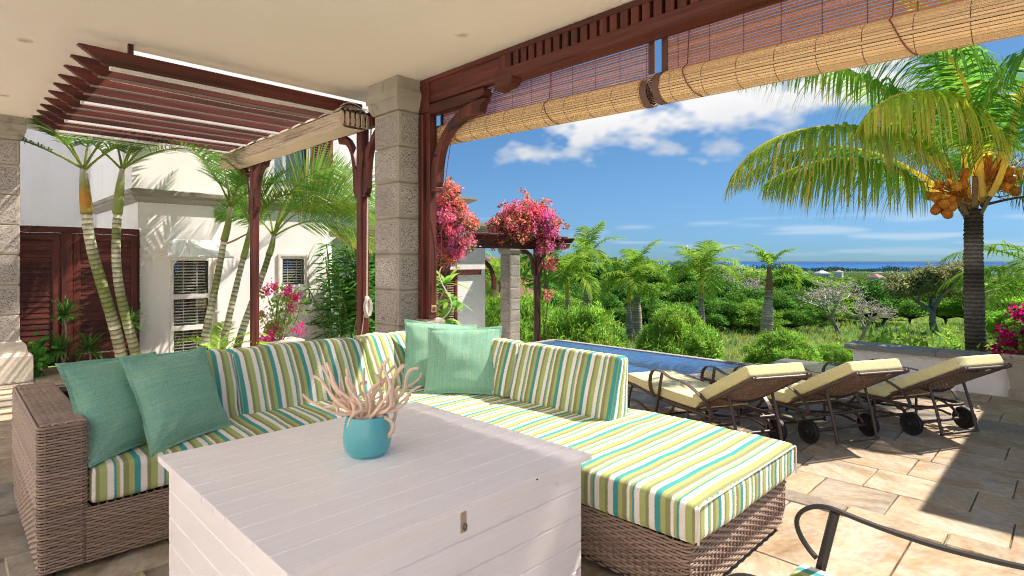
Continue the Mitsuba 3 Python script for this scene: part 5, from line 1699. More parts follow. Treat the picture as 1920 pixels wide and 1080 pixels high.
put(cbl, 'cable', MB().add(tube(spl([[3.28, 4.20, 1.35], [3.33, 4.18, 1.1], [3.36, 4.16, .98], [3.30, 4.22, .86], [3.24, 4.24, .80]], 20), .006, 6), (.72, .60, .56)), 'm_vc', True)


# ------------------------------------------------------------------ bougainvilleas on the garden pergola
def bougain(label, blobs, seed, n, trail=()):
    rng = np.random.default_rng(seed)
    t = thing('bougainvillea', label, 'bougainvillea', None)
    fm, lm = MB(), MB()
    tot = sum(b[3] ** 2 for b in blobs)
    for x, y, z, r_, col in blobs:
        k = int(n * r_ ** 2 / tot)
        # little sprays: tight knots of bracts on the surface of each mound
        kn = max(8, k // 40)
        d = rdir(kn, rng)
        c = A([x, y, z]) + d * r_ * rng.uniform(.7, 1.02, (kn, 1)) * A([1, 1, .85])
        colk = tint(col, kn, rng, .16, .22)
        ids = rng.integers(0, kn, k)
        P = c[ids] + rng.normal(0, .055, (k, 3))
        V, F, C = leaf_cards(P, rdir(k, rng), d[ids] * .5 + rdir(k, rng) * .9 + A([-.25, -.35, .25]), .066 * rng.uniform(.7, 1.2, k), .058, np.clip(colk[ids] * np.exp(rng.normal(0, .12, (k, 1))), 0, .95), .12)
        fm.add((V, F), C)
        kl = k // 13
        P = A([x, y, z]) + rdir(kl, rng) * r_ * rng.uniform(.6, 1.05, (kl, 1)) * A([1, 1, .8])
        V, F, C = leaf_cards(P, rdir(kl, rng), rdir(kl, rng), .09, .06, tint((.06, .13, .02), kl, rng), .1)
        lm.add((V, F), C)
    sm = MB()
    for k in range(46):
        x, y, z, r_, col = blobs[rng.integers(0, len(blobs))]
        d = unit(rng.normal(0, 1, 3) + A([0, 0, .25]))
        a = A([x, y, z]) + d * r_ * .7
        e = a + d * rng.uniform(.25, .62) * (.4 + r_)
        c = spl([a, (a + e) / 2 + A([0, 0, .05]), e - A([0, 0, rng.uniform(.02, .16)])], 9)
        sm.add(tube(c, np.linspace(.007, .003, 9), 4), (.16, .13, .08))
        m_ = 26
        ii_ = rng.integers(3, 9, m_)
        P = c[ii_] + rng.normal(0, .035, (m_, 3))
        V, F, C = leaf_cards(P, rdir(m_, rng), rdir(m_, rng), .065, .055, tint(col, m_, rng, .15, .2), .12)
        fm.add((V, F), C)
        P = c[rng.integers(1, 9, 9)] + rng.normal(0, .03, (9, 3))
        V, F, C = leaf_cards(P, rdir(9, rng), rdir(9, rng), .085, .055, tint((.07, .15, .02), 9, rng), .1)
        lm.add((V, F), C)
    put(t, 'flowers', fm, 'm_petal', kind='stuff')
    put(t, 'leaves', lm, 'm_leaf', kind='stuff')
    for c in trail:
        sm.add(tube(spl(c, 12), .014, 5), (.13, .10, .08))
    if sm.v:
        put(t, 'vine_stem', sm, 'm_vc', kind='stuff')
    return t


PK, CO, MG = (.99, .24, .38), (.99, .31, .27), (.98, .21, .50)
bougain('large round pink bougainvillea on the right end of the garden pergola', [(9.75, 9.95, 2.25, .34, CO), (9.95, 9.9, 2.45, .34, PK), (9.6, 10.0, 2.05, .22, CO), (10.30, 9.75, 2.40, .46, PK), (10.75, 9.9, 2.42, .50, PK), (11.10, 9.95, 2.35, .42, CO), (10.05, 9.75, 2.2, .36, CO), (10.55, 9.6, 2.32, .38, MG), (11.25, 10.0, 2.18, .32, MG), (10.6, 9.9, 2.72, .34, CO),
        (10.85, 9.75, 2.2, .28, PK), (10.95, 9.7, 1.78, .19, MG), (11.4, 10.0, 1.32, .14, CO), (11.35, 10.0, .55, .08, CO), (11.32, 10.05, 2.6, .22, PK)], 21, 16000,
        trail=[[(11.25, 10.05, -1.6), (11.20, 10.0, -.4), (11.32, 9.98, .5), (11.2, 10.0, 1.2), (11.1, 9.95, 1.9)], [(10.90, 10.1, -1.6), (10.93, 10.1, .4), (10.9, 10.1, 1.8)]])
bougain('tall coral-pink bougainvillea on the left end of the garden pergola beside the timber post', [(7.75, 9.75, 2.55, .38, CO), (8.0, 9.7, 2.25, .38, CO), (7.85, 9.6, 2.0, .36, PK), (7.7, 9.65, 2.85, .24, CO), (7.55, 9.7, 2.3, .36, PK), (8.05, 9.7, 1.85, .20, CO), (7.75, 9.6, 1.70, .24, PK), (7.65, 9.6, 1.42, .16, CO)], 22, 8000,
        trail=[[(7.9, 10.1, -1.5), (7.98, 10.0, 0), (7.85, 9.9, 1.0), (7.85, 9.8, 1.8)]])

# ------------------------------------------------------------------ coconut palm
ck = thing('coconut_palm', 'coconut palm with orange coconuts and drooping yellow-green fronds beyond the low wall', 'palm')
CX_, CY_, CZ_ = 10.02, 1.04, 2.12
ground = -1.25
rng = np.random.default_rng(31)
Cc = spl([[10.06, .98, -1.4], [10.03, 1.00, -.2], [10.00, 1.03, .8], [10.02, 1.04, 1.6], [CX_, CY_, CZ_]], 60)
vf, col = ring_trunk(Cc,    .126, .102, .055, (.062, .052, .045), (.022, .018, .016), 18, 32, .0045, ringw=.45, patch=(.20, .18, .16))
put(ck, 'trunk', MB().add(vf, col), 'm_vc', True)
# old leaf bases and fibre round the top
for k in range(11):
    a = k * 2.4
    d = A([math.cos(a), math.sin(a), 0])
    b0 = A([CX_, CY_, CZ_ - .12 + .035 * (k % 6)])
    put(ck, 'leaf_base', MB().add(flatbar(spl([b0 + d * .09, b0 + d * .16 + A([0, 0, .14]), b0 + d * .27 + A([0, 0, .32 + .02 * k])], 8), .075 - .003 * k, .022, d + A([0, 0, .1])), tint((.22, .15, .085), 1, rng)[0]), 'm_vc', True)


def lfu(pts):
    """Points given as metres right, away and up from the crown's base."""
    return A([[CX_ + .7071 * (r_ + f_), CY_ + .7071 * (f_ - r_), CZ_ + .06 + u_] for r_, f_, u_ in pts])


YG, GG, DG = (.22, .285, .03), (.095, .20, .022), (.06, .145, .022)
BRN = (.20, .12, .06)
for pts, n_, L_, hang, col_, tip_, dry_ in (
        ([(-.08, 0, 0), (-.60, -.1, .58), (-1.30, -.2, .92), (-1.90, -.3, 1.0), (-2.6, -.35, .93), (-3.1, -.38, .72), (-3.5, -.4, .22)], 92, 1.02, .95, (.14, .235, .025), (.26, .17, .06), .06),
        ([(-.05, -.1, .05), (-.26, -.3, .85), (-.72, -.5, 1.27), (-1.25, -.65, 1.36), (-1.7, -.75, 1.22), (-2.0, -.8, .95)], 84, 1.0, 1.25, YG, (.36, .26, .05), .13),
        ([(-.06, .1, .05), (-.42, .15, .80), (-.78, .2, 1.36), (-1.25, .25, 1.74), (-1.75, .3, 1.96), (-2.4, .35, 2.05), (-3.0, .4, 1.85)], 84, .95, .9, GG, (.12, .16, .03), .04),
        ([(-.04, -.2, .1), (-.40, -.5, 1.1), (-.95, -.8, 1.75), (-1.6, -1.0, 1.95), (-2.25, -1.15, 1.75)], 80, .95, .9, DG, DG, .03),
        ([(-.1, .1, -.02), (-.85, .3, .50), (-1.5, .4, .70), (-2.1, .5, .62), (-2.6, .55, .38)], 90, 1.10, 1.0, GG, (.17, .14, .05), .08),
        ([(0, .1, .1), (.05, .25, 1.0), (.10, .4, 2.0), (.0, .5, 3.0), (-.3, .6, 3.7)], 80, .85, .45, GG, GG, .02),
        ([(.05, -.1, .1), (.25, -.3, .9), (.55, -.5, 1.8), (.8, -.7, 2.6), (.9, -.9, 3.2)], 84, .95, .85, DG, GG, .02),
        ([(.05, .05, .08), (.40, .2, .75), (.85, .3, 1.4), (1.4, .4, 1.9), (2.1, .5, 2.1), (2.8, .5, 1.9)], 84, .95, .8, GG, (.12, .16, .03), .03),
        ([(.08, 0, .05), (.6, -.2, .5), (1.2, -.3, .8), (1.9, -.4, .85), (2.6, -.5, .5)], 80, .95, .95, GG, (.2, .2, .04), .05),
        ([(.02, -.25, .1), (-.05, -.7, 1.0), (-.2, -1.2, 1.65), (-.3, -1.75, 1.75), (-.35, -2.2, 1.4)], 76, .85, 1.0, DG, DG, .02),
        ([(0, .25, .1), (.1, .8, 1.0), (.2, 1.5, 1.6), (.2, 2.2, 1.6), (.2, 2.8, 1.2)], 70, .9, .9, DG, DG, .02),
        ([(-.05, .25, .05), (-.6, .9, .8), (-1.2, 1.5, 1.1), (-1.8, 2.0, 1.0), (-2.3, 2.4, .6)], 70, .9, .95, DG, DG, .02),
        ([(.05, .2, .05), (.6, .9, .8), (1.2, 1.5, 1.0), (1.8, 2.0, .8)], 70, .9, .95, DG, DG, .02),
        ([(.0, -.05, .1), (-.12, -.1, .9), (-.35, -.1, 1.8), (-.75, -.1, 2.5), (-1.3, -.1, 2.9)], 76, .9, .7, GG, GG, .02)):
    c = spl(lfu(pts), 34)
    f_ = leafm(3.3, c, n=int(n_ * 1.45), L=L_ * 1.12, W=.046, start=.20, hang=hang * 2.1, fwd=.45, up=.12, col=col_, tipcol=tip_, rcol=(.42, .33, .09), rr=.042, rng=rng, segs=5, tipf=.45, jit=.09, dried=dry_)
    put(ck, 'frond', f_, 'm_leaf')
dead = frond(spl(lfu([(.1, 0, -.02), (.5, -.1, .08), (.9, -.15, .10), (1.3, -.2, -.02)]), 16), n=26, L=.5, W=.016, start=.3, hang=.9, col=(.10, .07, .055), tipcol=(.10, .07, .055), rcol=(.09, .07, .06), rr=.022, rng=rng)
put(ck, 'dead_frond', dead, 'm_leaf', label='dry dark frond hanging at the right of the crown')
# bunches of coconuts
nutc = []
for c0, m_ in (((-.58, -.25, .02), 9), ((.18, -.34, .26), 6), ((-.42, -.30, .34), 4), ((.40, -.1, .35), 4), ((-.2, .3, .2), 4)):
    for k in range(m_):
        p = lfu([A(c0) + np.clip(rng.normal(0, 1, 3), -1.1, 1.1) * A([.10, .09, .10])])[0]
        for q_ in nutc:
            d = p - q_
            if np.linalg.norm(d) < .105:
                p = q_ + unit(d) * .108
        nutc.append(p)
for p in nutc:
    u, v = np.meshgrid(np.linspace(0, np.pi, 11), np.linspace(0, 2 * np.pi, 15)[:-1], indexing='ij')
    r_ = .062 * (1 + .06 * np.cos(3 * v)) * (1 + .10 * np.cos(u))
    V = np.stack([r_ * np.sin(u) * np.cos(v), r_ * np.sin(u) * np.sin(v), 1.22 * .062 * np.cos(u)], -1).reshape(-1, 3)
    ax = unit(rng.normal(0, .5, 3) + A([0, 0, -1]))
    u_ = unit(np.cross(ax, [.3, .9, .2]))
    V = V @ A([u_, np.cross(ax, u_), ax]) + p
    i, j = np.meshgrid(np.arange(10), np.arange(14), indexing='ij')
    q = np.stack([i * 14 + j, (i + 1) * 14 + j, (i + 1) * 14 + (j + 1) % 14, i * 14 + (j + 1) % 14], -1).reshape(-1, 4)
    put(ck, 'coconut', MB().add((V, np.vstack([q[:, [0, 1, 2]], q[:, [0, 2, 3]]])), tint((.52, .165, .012), 1, rng, .2, .12)[0]), 'm_metal', True)
inf = MB()
for k in range(150):
    c0 = A([(-.5, -.2, .25), (.25, -.2, .45), (.5, 0, .5), (.05, -.3, .6)][k % 4])
    a = c0 * .4
    b_ = c0 + rng.normal(0, .16, 3)
    inf.add(tube(spl(lfu([a, (a + b_) / 2 + rng.normal(0, .04, 3), b_]), 5), .007, 4), tint((.45, .16, .03), 1, rng)[0])
put(ck, 'flower_stalks', inf, 'm_vc', kind='stuff')


# ------------------------------------------------------------------ garden beyond the pool
def at(r_, t_):
    """Plan position: t_ metres straight ahead of the terrace and r_ * t_ to the right."""
    return A([.7071 * t_ * (1 + r_), .7071 * t_ * (1 - r_)])


def gz(p):
    return float(ground_z(A([p[0]]), A([p[1]]))[0])


def royal_palm(label, r_, t_, h, tr, fr_len, seed, nf=11, lean=(0, 0), yellow=False, sparse=False, grp='royal palms beyond the pool', el=None):
    rng = np.random.default_rng(seed)
    p = at(r_, t_)
    z0 = gz(p)
    t = thing('royal_palm', label, 'palm', grp)
    top = A([p[0] + lean[0], p[1] + lean[1], z0 + h])
    C = spl([[p[0], p[1], z0 - .1], [p[0] + lean[0] * .3, p[1] + lean[1] * .3, z0 + h * .5], top], 24)
    vf, col = ring_trunk(C, tr, tr * .72, .11, (.34, .30, .27), (.22, .19, .17), 12, seed, .002, swell=tr * .35)
    put(t, 'trunk', MB().add(vf, col), 'm_vc', True)
    sh = spl([top, top + A([0, 0, .5]), top + A([0, 0, 1.0])], 10)
    cs_ = (.46, .38, .06) if yellow else (.20, .27, .06)
    put(t, 'crownshaft', MB().add(tube(sh, np.linspace(tr * .78, tr * .38, 10), 10), (.22, .12, .07) if sparse else cs_), 'm_vc', True)
    b_ = sh[-1]
    ga = rng.uniform(0, 360)
    for k in range(nf):
        az = ga + k * 137.5
        e = (82 - 74 * (k / max(1, nf - 1)) ** .9) + rng.uniform(-6, 6)
        if el is not None:
            az, e = el[k]
        ln = fr_len * rng.uniform(.85, 1.12)
        dp = 62 + 62 * (k / nf) + rng.uniform(-8, 14)
        put(t, 'frond', leafm(2.1, arc_frond(b_ - A([0, 0, .03]), az, e, ln, dp), n=50, L=fr_len * .34, W=.055, start=.12, hang=.6, fwd=.45, up=.25, col=(.13, .24, .03) if k % 3 else (.17, .29, .04), tipcol=(.15, .25, .04), rcol=(.25, .30, .06), rr=.022, rng=rng, segs=4, jit=.12, dried=.02), 'm_leaf')
    put(t, 'spear', MB().add(tube([b_, b_ + A([.02, 0, fr_len * .45])], [.03, .008], 6), (.25, .36, .08)), 'm_vc')


royal_palm('yellow-stemmed royal palm standing left in the pair beyond the pool', .2055, 26.5, 1.75, .13, 1.9, 41, yellow=True)
royal_palm('grey-trunked royal palm standing right in the pair beyond the pool', .2195, 27.5, 2.3, .20, 2.0, 42)
royal_palm('tall royal palm with a high spear and wide fronds above the round bush', .333, 26, 2.3, .14, 2.3, 43, nf=15, yellow=True)
royal_palm('thick grey-trunked royal palm with only a few ragged fronds', .447, 25.5, 2.55, .22, 1.7, 44, nf=6, sparse=True, lean=(.1, -.1), el=[(120, 80), (-45, 62), (-40, 28), (150, 72), (-50, 5), (30, 70)])
royal_palm('royal palm nearest the garden pergola post', .060, 25, 2.5, .16, 2.1, 45)
royal_palm('royal palm second from the garden pergola post, with a yellowing lower frond', .098, 24, 2.0, .14, 2.0, 46, yellow=True)
royal_palm('taller grey-trunked royal palm left of the pair, behind the round bush', .133, 27, 2.9, .20, 2.1, 47)
royal_palm('small royal palm partly hidden behind the stone column of the white pavilion', -.02, 30, 2.0, .16, 2.1, 48)
rp = thing('feathery_palm', 'feathery palm reaching in at the right edge beside the coconut palm', 'palm')
for k, (az, el, ln, dp) in enumerate(((135, 28, 2.0, 80), (120, 50, 2.1, 90), (150, 8, 2.0, 60), (170, 40, 1.9, 90), (100, 30, 2.0, 90), (200, 20, 2.0, 80), (135, 60, 1.8, 90), (-45, 40, 2, 80))):
    p = at(.945, 11.2)
    put(rp, 'frond', frond(arc_frond((p[0], p[1], 1.05), az, el, ln, dp), n=44, L=.62, W=.036, start=.18, hang=.75, fwd=.4, up=.2, col=(.10, .20, .03), tipcol=(.2, .26, .04), rcol=(.25, .3, .06), rr=.02, rng=rng, segs=4), 'm_leaf')
p = at(.945, 11.2)
vf, col = ring_trunk(spl([[p[0], p[1], -1.5], [p[0], p[1], 0], [p[0], p[1], 1.05]], 12), .10, .08, .1, (.3, .27, .22), (.12, .1, .08), 10, 3)
put(rp, 'trunk', MB().add(vf, col), 'm_vc', True)


def bush_mesh(seed, rx, rz, n, L=.115, W=.026, col=(.125, .23, .034)):
    """A round shrub of narrow leaves in many tufts; its base is at z = 0."""
    rng = np.random.default_rng(seed)
    nt = n // 34
    d = rdir(nt, rng)
    d[:, 2] = np.abs(d[:, 2]) * 1.0 - .15
    lump = .58 + .62 * meshkit.noise(d * 2.2 + seed, 3) + .16 * meshkit.noise(d * 7 + seed, 4)
    rad = lump * rng.uniform(.80, 1.0, nt) ** .6
    C = d * rad[:, None] * A([rx, rx, rz]) + A([0, 0, rz * .42])
    C[:, 2] = np.maximum(C[:, 2], .03)
    ids = np.repeat(np.arange(nt), 34)
    out = unit(d + A([0, 0, .55]))
    D = out[ids] * .8 + rdir(len(ids), rng) + A([0, 0, .1])
    P = C[ids] + rng.normal(0, .055, (len(ids), 3)) * (rx / .9)
    tone = tint(col, nt, rng, .36, .14)
    V, F, Cc = leaf_cards(P, D, out[ids] + rdir(len(ids), rng) * .6, L * rng.uniform(.7, 1.3, len(ids)), W, np.clip(tone[ids] * np.exp(rng.normal(0, .16, (len(ids), 1))), .004, .8), .1)
    lv = MB().add((V, F), Cc)
    st = MB()
    for k in range(22):
        a = C[rng.integers(0, nt)] * .8
        st.add(tube([[rng.normal(0, .06), rng.normal(0, .06), -.1], a * .5 + rng.normal(0, .06, 3), a], [.022, .016, .006], 5), (.13, .10, .06))
    lv.leaf = 2.5
    return lv.dict('m_leaf', False), st.dict('m_vc')


BUSH = [bush_mesh(50 + k, 1.0, .80, 20000) for k in range(3)]
for k, (r_, t_, sx, sz, lab) in enumerate(((.128, 17.2, 1.15, 1.66, 'bright green round bush behind the far left corner of the pool'), (.292, 16.8, 1.15, 1.52, 'largest bright green round bush, standing behind the middle of the pool edge'), (.012, 18.5, 1.25, 1.95, 'bright green round bush between the white pavilion column and the pergola post'), (-.045, 20.5, 1.2, 1.8, 'bright green round bush left of the white pavilion column'), (.478, 16.2, .88, 1.02, 'bright green round bush right of the thick grey palm trunk'),
                                           (.560, 17.5, .62, .72, 'small loose green bush in front of the bare trees'), (.075, 21, 1.1, 1.2, 'bright green bush behind the pergola post, beside the far palms'), (.42, 20, .42, .40, 'little bush left of the thick grey palm trunk'))):
    p = at(r_, t_)
    t = thing('round_bush', lab, 'bush', 'round green bushes beyond the pool')
    M4 = T().translate([p[0], p[1], gz(p) - .03]).rotate([0, 0, 1], k * 77.0).scale([sx, sx, sz])
    for nm, e in zip(('leaves', 'stems'), BUSH[k % 3]):
        key = uniq(f'{t}__{nm}')
        scene[key] = copy(e, M4)
        tag(key, kind='stuff')


def branches(seed, h, spread, levels=5, r0=.16, lean=0.0, flat=.6, nch=(3, 4), start=.28):
    """Limbs of a tree as a list of (p0, p1, r0, r1), and its twig ends."""
    rng = np.random.default_rng(seed)
    segs, tips = [], []

    def grow(p, d, L, r_, lv):
        n = 3
        cur = A(p)
        for k in range(n):
            d = unit(d + rng.normal(0, .16, 3) + A([0, 0, .03]))
            q_ = cur + d * L / n
            segs.append((cur, q_, r_ * (1 - .12 * k), r_ * (1 - .12 * (k + 1))))
            cur = q_
            if lv <= 2 and lv > 0 and k < n - 1:
                grow(cur, unit(d + rng.normal(0, .7, 3)), L * .5, r_ * .5, lv - 1)
        if lv == 0:
            tips.append((cur, d))
            return
        m = rng.integers(*nch) if nch[0] < nch[1] else nch[0]
        a0 = rng.uniform(0, 2 * np.pi)
        for i in range(m):
            a = a0 + 2 * np.pi * i / m + rng.normal(0, .3)
            side = A([math.cos(a), math.sin(a), 0])
            nd = unit(d * .65 + side * spread * rng.uniform(.6, 1.1) + A([0, 0, flat * .3]))
            nd[2] *= flat if lv < levels - 1 else 1
            grow(cur, unit(nd), L * rng.uniform(.62, .82), r_ * .62, lv - 1)
    grow(A([0, 0, 0]), unit(A([lean, lean * .5, 1])), h * start, r0, levels)
    return segs, tips


def seg_mesh(segs, n=5, col=(.3, .27, .24), rng=R, ends=False):
    P0, P1 = A([s[0] for s in segs]), A([s[1] for s in segs])
    r0, r1 = A([s[2] for s in segs]), A([s[3] for s in segs])
    t = unit(P1 - P0)
    a = unit(np.cross(t, np.where(np.abs(t[:, 2:]) < .9, A([0, 0, 1.0]), A([1.0, 0, 0]))))
    b_ = np.cross(t, a)
    ang = np.arange(n) * 2 * np.pi / n
    ring = np.cos(ang)[None, :, None] * a[:, None] + np.sin(ang)[None, :, None] * b_[:, None]
    V = np.concatenate([P0[:, None] + ring * r0[:, None, None], P1[:, None] + ring * r1[:, None, None]], 1).reshape(-1, 3)
    i = (np.arange(len(segs)) * 2 * n)[:, None]
    F = []
    for j in range(n):
        k = (j + 1) % n
        F += [i + [j, k, n + k], i + [j, n + k, n + j]]
    return (V, np.vstack(F)), np.repeat(tint(col, len(segs), rng, .15, .04), 2 * n, 0)


def bare_tree(seed, h, spread=.75, r0=.13, levels=5, col=(.52, .47, .43), leafy=None, nl=0, flat=.55, lean=.1, start=.26):
    segs, tips = branches(seed, h, spread, levels, r0, lean, flat, start=start)
    rng = np.random.default_rng(seed + 1)
    big = [s for s in segs if s[2] > r0 * .35]
    small = [s for s in segs if s[2] <= r0 * .35]
    a, ca = seg_mesh(big, 7, A(col) * .55, rng)
    b_, cb = seg_mesh([(s[0], s[1], max(s[2], .013), max(s[3], .010)) for s in small], 4, col, rng)
    lv = None
    if nl:
        c = A([s[1] for s in small])
        P = c[rng.integers(0, len(c), nl)] + rng.normal(0, .12, (nl, 3))
        V, F, C = leaf_cards(P, rdir(nl, rng) + A([0, 0, .2]), rdir(nl, rng), .16 * rng.uniform(.6, 1.3, nl), .09, tint(leafy, nl, rng, .3, .12), .1)
        lv = MB().add((V, F), C)
    return MB().add(a, ca), MB().add(b_, cb), lv


def plant_tree(name, label, parts, p, z, s, rz, group=None, cat='tree'):
    t = thing(name, label, cat, group)
    M4 = T().translate([p[0], p[1], z]).rotate([0, 0, 1], rz).scale(list(s) if hasattr(s, '__len__') else [s, s, s])
    for nm, e in parts:
        key = uniq(f'{t}__{nm}')
        scene[key] = copy(e, M4)
        if nm in ('twigs', 'leaves', 'limbs'):
            tag(key, kind='stuff')
    return t


def dressed(m):
    d = [('trunk', m[0].dict('m_vc', True)), ('twigs', m[1].dict('m_vc', True))]
    if m[2] is not None:
        d.append(('leaves', m[2].dict('m_leaf')))
    return d


B1 = dressed(bare_tree(61, 4.4, .80, .13, 5))
B2 = dressed(bare_tree(67, 4.2, .85, .14, 5, lean=-.25))
for B_, r_, t_, s, rz, lab in ((B1, .362, 42, 1.3, 20, 'bare pale-grey tree behind the largest round bush'), (B2, .415, 43, 1.25, 80, 'second bare pale-grey tree, left of the thick grey palm trunk'), (B1, .575, 34, 1.15, 200, 'widest bare grey tree on the grassy slope'), (B2, .61, 29, .85, 130, 'low bare grey tree with black trunks left of the low wall')):
    p = at(r_, t_)
    plant_tree('bare_tree', lab, B_, p, gz(p) - .1, s, rz, 'bare trees on the slope')
G1 = dressed(bare_tree(71, 6.4, .80, .20, 5, (.36, .33, .30), (.15, .165, .07), 17000, flat=.75, start=.22))
p = at(.745, 40)
plant_tree('grey_tree', 'wide grey-green tree with thin leaves left of the coconut palm', G1, p, gz(p) - .1, (1.4, 1.4, 1.30), 0)
p = at(.86, 47)
plant_tree('grey_tree', 'grey-green thin-leaved tree right of the coconut palm', G1, p, gz(p) - .1, (1.0, 1.0, .9), 120)


# ------------------------------------------------------------------ leafy trees
def leafy_tree(seed, h, cr, flat, n, col, leaf=.30, nclump=34, tr=.17, base=.16):
    rng = np.random.default_rng(seed)
    tm, lm = MB(), MB()
    lm.leaf = 2.9
    tm.add(tube(spl([[0, 0, -.2], [rng.normal(0, .15), rng.normal(0, .15), h * base * .6], [0, 0, h * base]], 8), np.linspace(tr, tr * .75, 8), 8), (.10, .08, .065))
    for k in range(nclump):
        a = rng.uniform(0, 2 * np.pi)
        q_ = rng.uniform(0, 1) ** .6
        zz = h * (base + .08) + (h * (1 - base - .20)) * (1 - .75 * q_ ** 2) * rng.uniform(.10, 1.0)
        c = A([math.cos(a) * q_ * cr, math.sin(a) * q_ * cr, zz])
        tm.add(tube(spl([[0, 0, h * base * .95], c * A([.45, .45, .6]) + A([0, 0, h * base * .3]), c], 6), np.linspace(tr * .45, tr * .08, 6), 5), (.11, .09, .07))
        r_ = cr * rng.uniform(.26, .42)
        m = n // nclump
        d = rdir(m, rng)
        d[:, 2] = np.where(d[:, 2] < -.2, -d[:, 2] * .6, d[:, 2])
        P = c + d * r_ * rng.uniform(.55, 1.05, (m, 1)) * A([1, 1, flat])
        D = d + rdir(m, rng) * .8
        tone = tint(col, 1, rng, .20, .08)
        V, F, C = leaf_cards(P, D * A([1, 1, .5]), A([0, 0, 1.0]) + rng.normal(0, .55, (m, 3)), leaf * rng.uniform(.6, 1.3, m), leaf * .55, np.clip(tone * np.exp(rng.normal(0, .2, (m, 1))), .004, .6), .05)
        lm.add((V, F), C)
    return [('trunk', tm.dict('m_vc', True)), ('crown', lm.dict('m_leaf'))]


LT = [leafy_tree(81, 5.6, 3.2, .45, 10000, (.085, .16, .022), .26), leafy_tree(82, 5.6, 3.7, .32, 10000, (.115, .17, .028), .24), leafy_tree(83, 5.8, 2.9, .6, 10000, (.055, .120, .020), .26), leafy_tree(84, 4.6, 2.7, .5, 8000, (.10, .20, .022), .24)]
rng = np.random.default_rng(90)
# (ratio right, metres ahead, kind, size)
rows = [(.02, 44, 2, 1.1), (.065, 48, 3, 1.2), (.105, 46, 2, 1.1), (.15, 50, 2, 1.15), (.19, 46, 2, 1.05), (.235, 44, 2, 1.0), (.28, 52, 2, 1.15), (.32, 58, 2, 1.1), (.36, 62, 2, 1.1), (.41, 66, 2, 1.15), (.455, 60, 0, 1.15), (.485, 54, 2, 1.1), (.515, 52, 0, 1.05), (.535, 62, 2, 1.1),
        (.055, 32, 2, .50), (.09, 33, 0, .52), (.16, 32, 2, .52), (.245, 33, 2, .54), (.345, 32, 2, .52), (.385, 33, 2, .55), (.42, 32, 0, .52), (.465, 34, 2, .55), (.495, 35, 2, .58), (.10, 39, 2, .66), (.15, 41, 2, .7), (.205, 38, 2, .64), (.25, 40, 0, .68), (.30, 39, 2, .66), (.335, 41, 2, .7), (.39, 40, 2, .68), (.435, 42, 0, .70), (.475, 40, 2, .68), (.51, 43, 2, .72), (.545, 45, 0, .74), (.06, 37, 3, .66), (.045, 66, 0, 1.3), (.11, 70, 1, 1.35), (.175, 72, 1, 1.35), (.225, 78, 1, 1.4), (.275, 80, 1, 1.5), (.325, 84, 1, 1.5), (.385, 82, 1, 1.5), (.435, 86, 1, 1.5), (.48, 84, 1, 1.4), (.53, 90, 0, 1.3), (.60, 92, 0, 1.3), (.65, 86, 0, 1.2),
        (.635, 56, 2, .95), (.66, 50, 2, .85), (.70, 74, 0, 1.2), (.76, 70, 0, 1.3), (.81, 66, 3, 1.25), (.87, 62, 0, 1.2), (.92, 50, 3, 1.2), (.96, 40, 0, 1.0), (.90, 36, 3, .8), (.55, 74, 2, 1.0), (.98, 60, 0, 1.3), (1.02, 46, 0, 1.2), (-.03, 52, 0, 1.25), (-.06, 40, 3, 1.2), (-.09, 46, 2, 1.3)]
KL = ['medium green tree', 'broad flat-topped yellow-green tree', 'dark green tree', 'bright green rounded tree']
KG = ['medium green trees', 'flat-topped trees', 'dark green trees', 'bright green trees']
LSEEN = set()
MARK = [(-.045, 'the white pavilion column'), (.044, 'the garden pergola post'), (.098, 'the royal palm with a yellowing frond'), (.133, 'the grey-trunked royal palm behind the left round bush'), (.212, 'the pair of royal palms'), (.292, 'the largest round bush'), (.333, 'the royal palm with the high spear'),
        (.40, 'the bare trees behind the largest bush'), (.447, 'the thick grey palm trunk'), (.575, 'the widest bare tree'), (.66, 'the far house with a red-brown roof'), (.745, 'the wide grey-green tree'), (.81, 'the coconut trunk'), (.94, 'the feathery palm at the right edge')]
for k, (r_, t_, kd, s) in enumerate(rows):
    q_ = r_ + rng.uniform(-.008, .008)
    p = at(q_, t_)
    mr, mk_ = min(MARK, key=lambda m_: abs(m_[0] - q_))
    where = ('right of ' if q_ > mr + .012 else 'left of ' if q_ < mr - .012 else 'behind ') + mk_
    depth = 'near ' if t_ < 44 else 'mid-distance ' if t_ < 64 else 'farther '
    lab_ = depth + KL[kd] + ' ' + where
    if lab_ in LSEEN:
        m2 = min((m_ for m_ in MARK if m_[0] != mr), key=lambda m_: abs(m_[0] - q_))[1]
        lab_ = depth + KL[kd] + ' between ' + mk_ + ' and ' + m2
        lab_ = ' '.join(lab_.split()[:16])
    if lab_ in LSEEN:
        lab_ = 'lower ' + depth + KL[kd] + ' ' + where
    LSEEN.add(lab_)
    plant_tree(['leafy_tree', 'flat_topped_tree', 'dark_tree', 'bright_tree'][kd], lab_, LT[kd], p, gz(p) - .1, (s, s, s * rng.uniform(.88, 1.0)), rng.uniform(0, 360), KG[kd] + ' beyond the pool')

